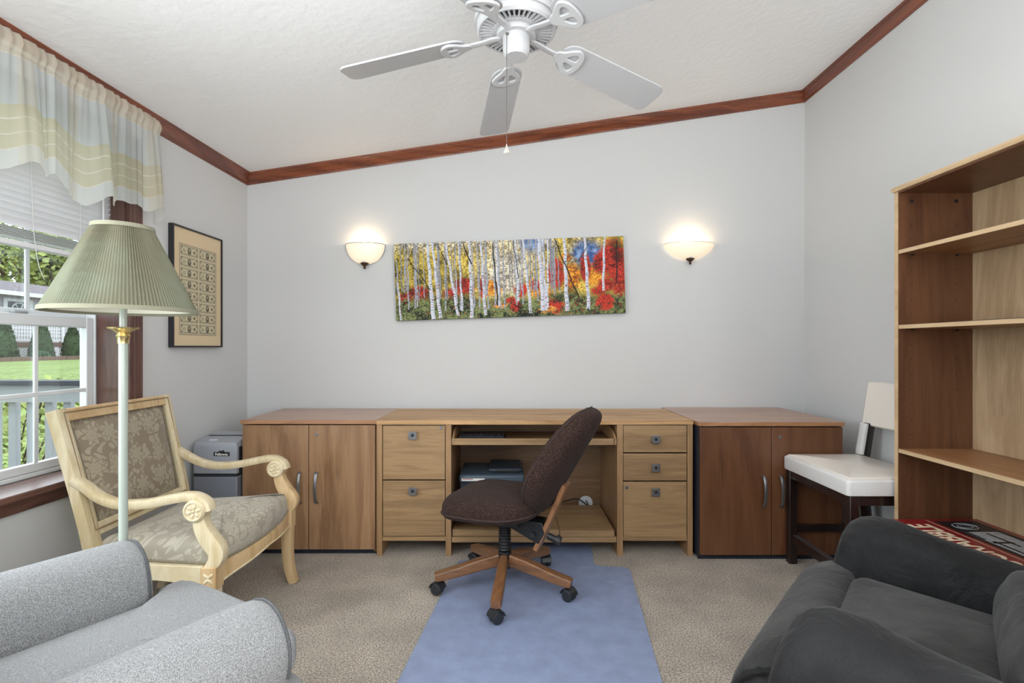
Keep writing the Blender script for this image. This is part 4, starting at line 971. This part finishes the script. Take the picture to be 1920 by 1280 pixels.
# seat rails
def rail_pts(s0, s1, n=16):
    out = []
    for i in range(n+1):
        q = -1+2*i/n; out.append((.318+.03*(1-q*q), q*.30, 0))
    return out
R_ = []
for i in range(25):
    q = -1+2*i/24; xo = .305+.045*(1-q*q); y = q*.30
    zb = .272+.022*(1-abs(q)**2.5)+.004*math.cos(q*PI*2)*(1-abs(q)); zt = .352
    R_.append([(xo, y, zb), (xo+.006, y, zb+.006), (xo+.006, y, zt-.012), (xo, y, zt), (xo-.03, y, zt), (xo-.03, y, zb)])
link('front_rail', rings(B(), R_), MW, ac)
R2 = [Vector(r_[1])+Vector((.001, 0, .004)) for r_ in R_]
link('rail_bead', tube(B(), R2, .004, 6), MC, ac)
for s in (-1, 1):
    R_ = []
    for i in range(13):
        q = i/12; x = -.185+q*.475; y = s*(.272+.045*q); zb = .275+.02*math.sin(q*PI); R_.append([(x, y-s*.012, zb), (x, y+s*.014, zb), (x, y+s*.014, .352), (x, y-s*.012, .352)])
    link('side_rail', rings(B(), R_), MC, ac, bevel=.002)
link('rear_rail', bx(-.195, -.165, -.25, .25, .28, .352), MC, ac)
# seat
def zseat(x, y, z):
    k = max(0, (z-.36)/.1); return (x, y, z + k*(.018*(x+.18)/.48 - .0))
poly = []
for i in range(25):
    q = -1+2*i/24; poly.append((.300+.045*(1-q*q), q*.312))
for i in range(9): poly.append((.29-.455*i/8-.0, .312-.055*i/8))
for i in range(9): poly.append((-.165, .255-.51*i/8))
for i in range(1, 9): poly.append((-.165+.455*i/8, -.257-.055*i/8))
pp = [poly[0]]
for p_ in poly[1:]:
    if (Vector(p_)-Vector(pp[-1])).length > .008: pp.append(p_)
link('seat', pillow(B(), pp, .353, .432, .045, .035, n=6, dn=6, zf=zseat, under=.004), M['damask_seat'], ac)
link('seat_gimp', tube(B(), [(p_[0], p_[1], .358) for p_ in inset(pp, -.003)], .005, 6, True), M['gimp'], ac)
# arms with scroll, front posts and legs
AP = [(-.022, -.014), (-.014, -.018), (.014, -.018), (.022, -.014), (.024, .002), (.016, .014), (.006, .012), (0, .016), (-.006, .012), (-.016, .014), (-.024, .002)]
for s in (-1, 1):
    y0, y1 = s*.29, s*.318
    c = (.245, .558)
    pts = [(-.232, y0, .655), (-.19, y0, .632), (-.13, y0+s*.008, .595), (-.05, y0+s*.016, .572), (.05, y0+s*.022, .575), (.14, y0+s*.027, .592), (.20, y1, .603), (.245, y1, .600), (.278, y1, .580), (.288, y1, .555)]
    pts = spline(pts, 5)
    bm = B(); sweep(bm, pts, AP, side=(0, 1, 0)); arm = link('arm', bm, MC, ac)
    groove = [p_+Vector((0, -.0, .0148)) for p_ in pts[4:-8]]
    # scroll boss: disc with rosette, both faces
    bm = B(); cyl(bm, (c[0], y1-.029, c[1]), (c[0], y1+.029, c[1]), .040, n=32); sc_ = link('scroll', bm, MC, arm, bevel=.004)
    for f_ in (-1, 1):
        yy = y1+f_*.0295; bm = B()
        tube(bm, [(c[0]+.032*math.cos(a), yy, c[1]+.032*math.sin(a)) for a in np.linspace(0, 2*PI, 25)[:-1]], .003, 6, True)
        for k in range(6):
            a = k*PI/3+.3; q = Matrix.Translation((c[0]+.017*math.cos(a), yy, c[1]+.017*math.sin(a))) @ Matrix.Rotation(-a, 4, 'Y') @ Matrix.Diagonal((.011, .004, .0065, 1))
            bmesh.ops.create_uvsphere(bm, u_segments=8, v_segments=6, radius=1, matrix=q)
        bmesh.ops.create_uvsphere(bm, u_segments=8, v_segments=6, radius=.006, matrix=Matrix.Translation((c[0], yy, c[1])))
        link('rosette', bm, MC, arm)
    # S post
    pts = spline([(.258, y1, .535), (.262, y1, .50), (.285, y1, .455), (.318, y1, .41), (.315, y1, .375), (.295, y1, .345), (.295, y1, .29)], 5)
    n = len(pts); sc = [(.85+.15*k/n, .75+.5*math.sin(PI*min(1, k/n*1.25))) for k in range(n)]
    bm = B(); sweep(bm, pts, rpoly(-.024, .024, -.024, .024, .005, 2), side=(0, 1, 0), sc=sc); link('arm_post', bm, MC if s < 0 else MW, ac)
    blk = link('leg_block', bx(.268, .325, y1-.027, y1+.027, .272, .356), MW, ac, bevel=.003)
    for f_ in (-1, 1):
        bm = B()
        for k in range(4):
            a = PI/4+k*PI/2; q = Matrix.Translation((.297+.011*math.cos(a), y1+f_*.0275, .315+.013*math.sin(a))) @ Matrix.Rotation(-a, 4, 'Y') @ Matrix.Diagonal((.013, .003, .006, 1))
            bmesh.ops.create_uvsphere(bm, u_segments=8, v_segments=6, radius=1, matrix=q)
        link('carved_leaf', bm, MC, blk)
    pts = spline([(.297, y1, .272), (.297, y1, .20), (.300, y1, .12), (.315, y1, .04), (.328, y1, 0)], 5); n = len(pts)
    bm = B(); sweep(bm, pts, rpoly(-.025, .025, -.025, .025, .004, 2), side=(0, 1, 0), sc=[1-.28*k/n for k in range(n)]); link('front_leg', bm, MC if s < 0 else MW, ac)

# ================================================================== GREY ARMCHAIR (local +x forward)
ga = thing('grey_armchair', 'heather grey upholstered rolled-arm chair in the near left corner', 'armchair', (-.957, 1.067, 0), rz=math.radians(57.5))
GW, GP = M['grey_wool'], M['grey_pipe']
def arm_loft(prof, xs, front_round, zf=None):
    """profile list (y,z) lofted along x; last sections shrink toward the profile centre"""
    cy_ = sum(p_[0] for p_ in prof)/len(prof); cz_ = sum(p_[1] for p_ in prof)/len(prof); R_ = []
    for x, k in xs:
        R_.append([(x, cy_+(y-cy_)*k, cz_+(z-cz_)*k if z > .2 else z) for y, z in prof])
    if zf: R_ = [[zf(*p_) for p_ in q] for q in R_]
    return rings(B(), R_)
def smooth_prof(P, n=5):
    return [(p_[0], p_[1]) for p_ in spline([(a, b_, 0) for a, b_ in P], n, True)]
bp_ = rpoly(-.40, .42, -.325, .352, [.09, .03, .03, .09], 6)
link('seat_base', pillow(B(), bp_, .09, .335, .03, 0, n=4, dn=1), GW, ga)
tcu = [( .41, -.24), (.425, -.15), (.43, 0), (.425, .15), (.415, .25), (.395, .29), (.35, .30), (.315, .285), (.305, .222)] + [(.305-.06*i, .222) for i in range(1, 10)] + [(-.26, .222-.444*i/8) for i in range(1, 8)] + [(-.235+.06*i, -.222) for i in range(0, 9)] + [(.305, -.222), (.315, -.235), (.35, -.25), (.39, -.26)]
link('seat_cushion', pillow(B(), tcu, .337, .455, .040, .03, n=5, dn=6), GW, ga)
for s in (-1, 1):
    P = [(-.095, .30), (-.092, .42), (-.088, .50), (-.060, .570), (0, .600), (.060, .585), (.098, .53), (.098, .465), (.070, .41), (.045, .385), (.04, .25), (.04, .12), (-.09, .12)]
    P = smooth_prof(P, 4)
    P = [(s*a+s*.312, b_) for a, b_ in P]
    xs = [(-.40, 1), (-.2, 1), (0, 1), (.15, 1), (.235, .995), (.262, .975), (.280, .93), (.288, .86)]
    arm = link('arm', arm_loft(P, xs, .04), GW, ga)
    top_ = [(a, b_) for a, b_ in P if b_ > .2]
    c_y = sum(a for a, b_ in P)/len(P); c_z = sum(b_ for a, b_ in P)/len(P)
    seq = [(c_y+(a-c_y)*.955, c_z+(b_-c_z)*.955) for a, b_ in top_ if b_ > .44]
    # order: keep as one open run along the roll
    i0 = min(range(len(seq)), key=lambda i: abs(seq[i][1]-.30)+ (0 if (seq[i][0]-s*.312)*s < 0 else 1)); 
    link('arm_piping', tube(B(), [(.277, a, b_) for a, b_ in seq], .0038, 6), GP, arm)
bkp = smooth_prof([(-.30, .33), (-.27, .6), (-.33, .95), (-.40, 1.0), (-.47, .97), (-.47, .6), (-.42, .12), (-.34, .12)], 5)
R_ = []
for y, k in ((-.375, .82), (-.365, .92), (-.34, 1), (0, 1.02), (.34, 1), (.365, .92), (.375, .82)):
    R_.append([(-.38+(a+.38)*k, y, .56+(b_-.56)*(.9+.1*k)) for a, b_ in bkp])
link('backrest', rings(B(), R_), GW, ga)
for x, y in ((.34, .31), (.34, -.31), (-.36, .31), (-.36, -.31)): link('leg', cyl(B(), (x, y, .095), (x, y, 0), .024, .016), M['espresso'], ga)

# ================================================================== CHARCOAL RECLINER (local +x forward)
rc = thing('velvet_recliner', 'charcoal velvet recliner with fat padded arms in the near right corner', 'recliner', (1.083, 1.176, 0), rz=math.radians(139))
VM, VA = M['velvet'], M['velvet_arm']
for s in (-1, 1):
    P = smooth_prof([(-.085, .30), (-.092, .42), (-.095, .50), (-.070, .570), (0, .600), (.075, .580), (.115, .52), (.118, .44), (.105, .30), (.10, .15), (.08, .06), (-.07, .06)], 4)
    P = [(s*a+s*.355+(-.018 if s < 0 else 0), b_) for a, b_ in P]
    xs = [(-.48, .9), (-.44, .97), (-.3, .98), (-.1, .97), (.08, .98), (.18, 1.02), (.24, 1.02), (.275, .97), (.297, .88), (.308, .74)]
    def zf(x, y, z, s=s):
        k = max(0, (z-.25)/.35); z2 = z-k*.07*max(0, (.2-x))/.3*.8+(.008 if s < 0 else 0)*k; return (x+max(0, x-.1)*(.35*(1-k)), y, z2)
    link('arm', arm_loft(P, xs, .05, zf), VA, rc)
link('seat_base', bx(-.42, .22, -.27, .27, .06, .36), VA, rc, bevel=.02)
def zs(x, y, z): return (x, y, z-.07*max(0, (.2-x)))
link('seat_cushion', pillow(B(), rpoly(-.25, .285, -.262, .262, .05, 5), .362, .472, .045, .022, n=6, dn=6, zf=zs), VM, rc)
# padded leg rest: profile in x,z swept along y
P = smooth_prof([(.272, .44), (.31, .468), (.36, .462), (.42, .42), (.455, .34), (.465, .24), (.455, .15), (.42, .10), (.36, .12), (.33, .24), (.28, .33)], 5)
cxx = sum(a for a, b_ in P)/len(P); czz = sum(b_ for a, b_ in P)/len(P); R_ = []
for y, k in ((-.365, .72), (-.36, .84), (-.345, .93), (-.31, .985), (-.2, 1), (0, 1.01), (.2, 1), (.31, .985), (.345, .93), (.36, .84), (.365, .72)):
    R_.append([(cxx+(a-cxx)*k, y, czz+(b_-czz)*k) for a, b_ in P])
lr = link('leg_rest', rings(B(), R_), VM, rc)
for s in (-1, 1):
    seq = [(cxx+(a-cxx)*.80, s*.366, czz+(b_-czz)*.80) for a, b_ in P]
    link('ruched_piping', tube(B(), seq, [.0085+.0022*math.sin(k*2.4) for k in range(len(seq))], 8, True), VA, lr)
link('toe_kick', bx(.23, .40, -.24, .24, .05, .2), VA, rc, bevel=.02)
for (z0, z1, xf, hw) in ((.40, .60, -.03, .262), (.585, .82, -.125, .275), (.80, 1.0, -.19, .27)):
    xb_ = min(xf-.16, -.27); P = smooth_prof([(xf-.03, z0), (xf, z0+.05), (xf+.005, (z0+z1)/2), (xf-.01, z1-.05), (xf-.06, z1), (xb_, z1-.02), (xb_, z0+.02)], 5)
    cxx = sum(a for a, b_ in P)/len(P); czz = (z0+z1)/2; R_ = []
    for q in np.linspace(-1, 1, 15):
        k = (1-abs(q)**5)**.5*.4+.6 if abs(q) < .999 else .55; R_.append([(cxx+(a-cxx)*k, q*hw, czz+(b_-czz)*k) for a, b_ in P])
    link('back_pillow', rings(B(), R_), VM, rc)
link('back_shell', bx(-.46, -.25, -.30, .30, .2, 1.0), VA, rc, bevel=.05, seg=4)
for x, y in ((.2, .2), (.2, -.2), (-.38, .2), (-.38, -.2)): link('foot', cyl(B(), (x, y, .06), (x, y, 0), .025), M['black'], rc)

# ================================================================== CHAIR MAT
mt = tag(link('chair_mat', B() if False else prism(B(), [(-.45, -1.15), (.45, -1.15)] + [(.45-.04+.04*math.cos(a), -.04+.04*math.sin(a)) for a in np.linspace(0, PI/2, 6)] + [(.27+.03-.03*math.sin(a), .03-.03*math.cos(a)) for a in np.linspace(0, PI/2, 6)] + [(.27, .27), (.25, .29), (-.20, .29), (-.22, .27)] + [(-.25+.03*math.cos(a), .03-.03*math.sin(a)) for a in np.linspace(0, PI/2, 6)] + [(-.45+.04-.04*math.sin(a), -.04+.04*math.cos(a)) for a in np.linspace(0, PI/2, 6)], 'xy', 0, .004), M['mat'], smooth=False), 'blue vinyl chair mat with lip spread on the carpet', 'chair mat')
mt.location = (.176, 2.71, .001); mt.rotation_euler = (0, 0, math.radians(-6.3))

# ================================================================== SWIVEL CHAIR
CX, CY = -.022, 2.44
oc = thing('swivel_chair', 'brown tweed swivel desk chair with five wooden legs on blue mat', 'chair', (CX, CY, .005))
leg_p = None
def leg_bm():
    bm = B(); pts = [(.028, 0, .135), (.12, 0, .122), (.24, 0, .095), (.315, 0, .082), (.330, 0, .080)]
    sweep(bm, pts, rpoly(-.024, .024, -.026, .026, .008, 3), side=(0, 1, 0), sc=[(.75, 1.15), (.9, 1.05), (1, .85), (1, .75), (.85, .62)]); return bm
def castor(parent, steer):
    c = bpy.data.objects.new('castor', None)
    return c
first = None
for i, ang in enumerate((264, 336, 48, 120, 192)):
    a = math.radians(ang); st = random.uniform(-.7, .7)
    if not first:
        lg = link('leg', leg_bm(), M['oak_leg'], oc, bevel=0); lg.rotation_euler = (0, 0, a)
        bm = B()
        for q in (-.0135, .0135): 
            cyl(bm, (.318, q-.009, .027), (.318, q+.009, .027), .0265, n=24)
        cs = link('castor', bm, M['castor'], lg, bevel=.004)
        bm = B(); lathe(bm, [(.0295, 0)], 8) if False else None
        pts = [(.318+.031*math.cos(b_), 0, .027+.031*math.sin(b_)) for b_ in np.linspace(.1, PI-.1, 10)]
        sweep(bm, pts, [(-.024, -.002), (.024, -.002), (.024, .002), (-.024, .002)], side=(0, 1, 0)); hd_ = link('castor_hood', bm, M['castor'], lg)
        stl = link('castor_stem', cyl(B(), (.318, 0, .055), (.318, 0, .075), .007, n=10), M['nickel'], lg); first = (lg, cs, hd_, stl)
    else:
        lg = share(first[0], 'leg', oc, rot=(0, 0, a))
        for src in first[1:]: share(src, src.name.split('.')[0], lg)
for o_ in list(oc.children):   # steer the wheels about their own stems
    st = random.uniform(-.9, .9); piv = Matrix.Translation((.318, 0, 0)) @ Matrix.Rotation(st, 4, 'Z') @ Matrix.Translation((-.318, 0, 0))
    for c in o_.children: c.matrix_local = piv
link('hub', cyl(B(), (0, 0, .098), (0, 0, .175), .034, .031, n=24), M['black'], oc, bevel=.003)
bm = B(); prof = [(.024, .176)]
for k in range(9): prof += [(.0305, .184+.0145*k), (.0255, .191+.0145*k)]
prof += [(.022, .312)]
lathe(bm, prof, 24); link('gas_bellows', bm, M['black'], oc)
up = bpy.data.objects.new('swivel_seat', None)
fa = math.radians(158)   # facing: left and away
def turned(o): o.rotation_euler = (0, 0, fa); return o
# seat pan in turned local frame, +x forward
sp_ = []
for i in range(48):
    a = 2*PI*i/48; ca, sa = math.cos(a), math.sin(a); ex = .5
    x = .235*math.copysign(abs(ca)**.62, ca); y = .235*math.copysign(abs(sa)**.62, sa)*(1+.06*ca); sp_.append((x+.035, y))
def zb(x, y, z): return (x, y, z+.012-.014*max(0, (x-.1)/.15)**2-.012*(max(0, abs(y)-.1)/.14)**2*.6 + .012*max(0, -x)/.2)
turned(link('seat', pillow(B(), sp_, .355, .448, .045, .022, n=6, dn=6, zf=zb, under=.03), M['tweed'], oc))
turned(link('seat_welt', tube(B(), [zb(p_[0], p_[1], .382) for p_ in inset(sp_, -.001)], .0045, 6, True), plain('dark_welt', srgb(58, 43, 39), .9), oc))
turned(link('seat_plate', bx(-.10, .12, -.09, .09, .318, .354), M['black'], oc, bevel=.006))
# mechanism and back bar
bm = B(); prism(bm, [(-.09, .35), (-.02, .345), (-.02, .315), (-.14, .262), (-.185, .245), (-.215, .30), (-.20, .345)], 'xz', -.045, .045); turned(link('tilt_mechanism', bm, M['black'], oc, bevel=.004))
bm = B(); cyl(bm, (-.16, -.06, .29), (-.16, .06, .29), .012); cyl(bm, (-.08, -.052, .325), (-.08, .052, .325), .01); turned(link('bolt', bm, M['steel'], oc))
bm = B(); pts = [(-.165, 0, .215), (-.20, 0, .29), (-.262, 0, .43), (-.302, 0, .525)]
sweep(bm, pts, rpoly(-.044, .044, -.011, .011, .005, 3), side=(0, 1, 0)); turned(link('back_bar', bm, M['oak_bar'], oc, bevel=0))
bm = B(); cyl(bm, (-.215, .0, .275), (-.255, .0, .262), .016, n=14); cyl(bm, (-.255, 0, .262), (-.275, 0, .256), .024, .022, n=10); turned(link('tension_knob', bm, M['black'], oc))
# backrest pad: outline in (y, t) along the leaning axis
def bk(y, t, off):
    z = .40+t*.465; x = -.168-.235*t-.03*t*t; return Vector((x, y, z))+Vector((.9, 0, .42))*(off - .05*(y/.22)**2*(-1))
NB = 56; Rr = []
out = []
for i in range(NB):
    a = 2*PI*i/NB; ca, sa = math.cos(a), math.sin(a)
    yv = .218*math.copysign(abs(ca)**.68, ca); tv = .5+.5*math.copysign(abs(sa)**.72, sa); yv *= (1-.16*max(0, tv-.35)/.65); yv *= (1-.12*max(0, .3-tv)/.3); out.append((yv, tv))
def ring(k, off): return [bk(y*k, .5+(t_-.5)*k, off) for y, t_ in out]
RR = [ring(.2, -.058), ring(.6, -.056), ring(.85, -.050), ring(.94, -.040), ring(.985, -.024), ring(1, .002), ring(.985, .024), ring(.94, .040), ring(.85, .050), ring(.6, .052), ring(.2, .050)]
turned(link('backrest', rings(B(), RR), M['tweed'], oc))
turned(link('back_welt', tube(B(), ring(.99, .022), .0036, 6, True), bpy.data.materials['dark_welt'], oc))

# ================================================================== BAR STOOL (local +x forward = world -X)
bs = thing('bar_stool', 'cream leather counter stool with dark legs behind the bookcase', 'stool', (1.688, 2.487, 0), rz=PI)
def zq(x, y, z): return (x, y, z)
seat_poly = rpoly(-.20, .218, -.264, .264, .018, 3)
seat_poly = [(x, y) for x, y in seat_poly]
link('seat', pillow(B(), seat_poly, .500, .570, .012, .012, n=4, dn=5, under=.004), [M['leather_w']], bs)
tp = link('seat_top_panel', pillow(B(), inset(seat_poly, .016), .570, .5785, .007, .010, n=3, dn=5, under=.001), M['leather'], bs)
for y in (-.240, .240):
    link('front_leg', box(B(), .165, .205, y-.02*1, y+.02, 0, .4995), M['espresso'], bs, bevel=.003)
    yy = y*.94
    pts = [(-.235, yy, 0), (-.20, yy, .30), (-.19, yy, .50), (-.20, yy, .60), (-.222, yy, .745)]
    bm = B(); sweep(bm, spline(pts, 4), rpoly(-.019, .019, -.017, .017, .003, 2), side=(0, 1, 0)); link('rear_leg', bm, M['espresso'], bs)
    link('side_stretcher', box(B(), -.195, .165, y-.012, y+.012, .17, .205), M['espresso'], bs, bevel=.002)
    bm = B(); sweep(bm, [(-.172, yy*1.03, .582), (-.198, yy*1.03, .745)], rpoly(-.024, .024, -.008, .008, .003, 2), side=(0, 1, 0)); link('post_cover', bm, M['leather_w'], bs)
link('front_stretcher', box(B(), .175, .197, -.219, .235, .115, .16), M['espresso'], bs, bevel=.002)
link('foot_rest_strip', box(B(), .172, .200, -.2, .2, .1605, .1625), M['nickel'], bs)
link('rear_stretcher', box(B(), -.215, -.195, -.22, .22, .22, .26), M['espresso'], bs, bevel=.002)
link('seat_apron', box(B(), -.18, .203, -.25, .25, .455, .4995), M['espresso'], bs, bevel=.002)
R_ = []
for q in np.linspace(-1, 1, 13):
    k = 1 if abs(q) < .99 else .8; y = q*.268; bow = .012*(1-q*q)
    R_.append([(-.205-bow, y, .735), (-.205-bow-.02*k, y, .728), (-.255-bow, y, .74), (-.283-bow, y, .955), (-.275-bow, y, .965), (-.247-bow, y, .965), (-.238-bow, y, .955)])
link('back_pad', rings(B(), R_), M['leather'], bs, bevel=.006)

# ================================================================== BOOKCASE (opening toward -X)
BX0, BX1, BY0, BY1 = 1.658, 1.984, 1.40, 2.205
bc = thing('bookcase', 'tall open wood bookcase with mostly bare shelves against the right wall', 'bookcase', (BX1, (BY0+BY1)/2, 0)); hw = (BY1-BY0)/2; dpt = BX1-BX0; TH = .018
for s in (-1, 1):
    y = s*(hw-TH/2); sp = link('side_panel', bx(-dpt+.004, -.001, y-TH/2, y+TH/2, 0, 1.812), M['case_side'], bc)
    link('front_edge', bx(-dpt, -dpt+.0035, y-TH/2, y+TH/2, 0, 1.812), M['case_edge'], sp)
    bm = B()
    yi = y-s*(TH/2+.0003)
    for z in np.arange(.2, 1.72, .064):
        for x in (-dpt+.06, -.075): cyl(bm, (x, yi, z), (x, yi-s*.0004, z), .0022, n=6)
    o_ = link('peg_holes', bm, M['hole'], sp); o_['kind'] = 'stuff'
    for x in (-dpt+.06, -.075): link('cam_lock', cyl(B(), (x, yi, 1.772), (x, yi-s*.0015, 1.772), .008, n=16), M['steel'], sp)
bm = B(); pr = [(-dpt-.008, 1.8125), (-dpt-.012, 1.822), (-dpt-.008, 1.832), (-.001, 1.832), (-.001, 1.8125)]; prism(bm, pr, 'xz', -hw-.004, hw+.004); tp_ = link('top_board', bm, M['case_edge'], bc)
link('underside_board', bx(-dpt+.004, -.006, -hw+TH, hw-TH, 1.806, 1.8122), M['case_side'], bc)
link('back_panel', bx(-.005, -.001, -hw+TH, hw-TH, .05, 1.806), M['case_back'], bc)
link('kick_board', bx(-dpt+.03, -dpt+.045, -hw+TH, hw-TH, 0, .06), M['case_side'], bc)
for z in (.06, .37, .715, 1.243, 1.563):
    sh_ = link('shelf', bx(-dpt+.008, -.006, -hw+TH+.0005, hw-TH-.0005, z-.016, z), M['case_shelf'], bc)
    link('shelf_edge', bx(-dpt+.0045, -dpt+.0078, -hw+TH+.0005, hw-TH-.0005, z-.016, z), M['case_edge'], sh_)
    if z > .1:
        for x in (-dpt+.06, -.075): link('shelf_pin', cyl(B(), (x, hw-TH-.001, z-.022), (x, hw-TH-.010, z-.022), .004, n=8), M['steel'], sh_)
tag(link('thin_magazine', bx(1.74, 1.93, 1.70, 2.03, 1.2435, 1.2495), M['shred_dark'], bevel=.001), 'thin dark magazine lying flat on the bookcase shelf at eye height', 'magazine')
# board game
gb = thing('board_game_box', 'large red board game box lying flat on a low bookcase shelf', 'board game', (1.768, 1.91, .371))
link('box_base', bx(-.204, .204, -.25, .25, 0, .035), M['box_side'], gb)
ld = link('lid', bx(-.207, .207, -.253, .253, .006, .052), M['red_box'], gb, bevel=.001)
link('board_picture', bx(.0, .175, -.235, .225, .0521, .0524), M['black'], ld, smooth=False)
M['board_grey'] = plain('board_grid_print', srgb(176, 182, 190), .4, var=.25, bscale=60)
link('board_print', bx(.02, .15, -.22, .10, .0525, .0528), M['board_grey'], ld, smooth=False)
bm = B()
for (x, y, n_, vert) in ((-.02, -.15, 9, 0), (.03, -.05, 8, 0), (.0, -.20, 6, 0), (.02, -.12, 5, 1), (-.03, -.02, 6, 1), (-.035, .02, 5, 0), (.05, -.18, 5, 1)):
    for k in range(n_):
        xx, yy = (x+(k*.013 if vert else 0), y+(0 if vert else k*.017)); 
        xx += .055
        if xx < .14: box(bm, xx, xx+.0115, yy, yy+.015, .0529, .0533)
link('letter_tiles', bm, M['black'], ld)['kind'] = 'stuff'
bm = B(); tube(bm, [(.075+.045*math.cos(a), .16+.035*math.sin(a), .0532) for a in np.linspace(0, 2*PI, 25)[:-1]], .0015, 4, True); tube(bm, [(.075+.028*math.cos(a), .16+.02*math.sin(a), .0532) for a in np.linspace(0, 2*PI, 25)[:-1]], .0012, 4, True); link('seal_mark', bm, M['board_grey'], ld)
me = text('SCRABBLE', .125, depth=.0005, xs=.70); me.transform(Matrix.Translation((-.092, -.01, .0527)) @ Matrix.Rotation(PI/2, 4, 'Z')); link('title_lettering', me, M['cream_print'], ld, smooth=False)
for x in (-.165, -.02): link('gold_rule', bx(x, x+.002, -.24, .24, .0521, .0524), M['cream_print'], ld, smooth=False)
bm = B()
for k in range(2): box(bm, .158+.008*k, .162+.008*k, -.1+.02*k, .2, .0522, .0525)
link('rack_print', bm, M['black'], ld)
# the left wall stands 2 degrees off square: turn it and all that hangs on it about the back corner
bpy.context.view_layer.update()
TURN = Matrix.Translation((XL, YB, 0)) @ Matrix.Rotation(math.radians(-2.06), 4, 'Z') @ Matrix.Translation((-XL, -YB, 0))
for o in list(COL.objects):
    if not o.parent and o.name in ('wall_left', 'trim_1', 'window_1', 'window_2', 'venetian_blind', 'window_valance', 'framed_banknote_sheet'): o.matrix_world = TURN @ o.matrix_world
bpy.context.view_layer.update()
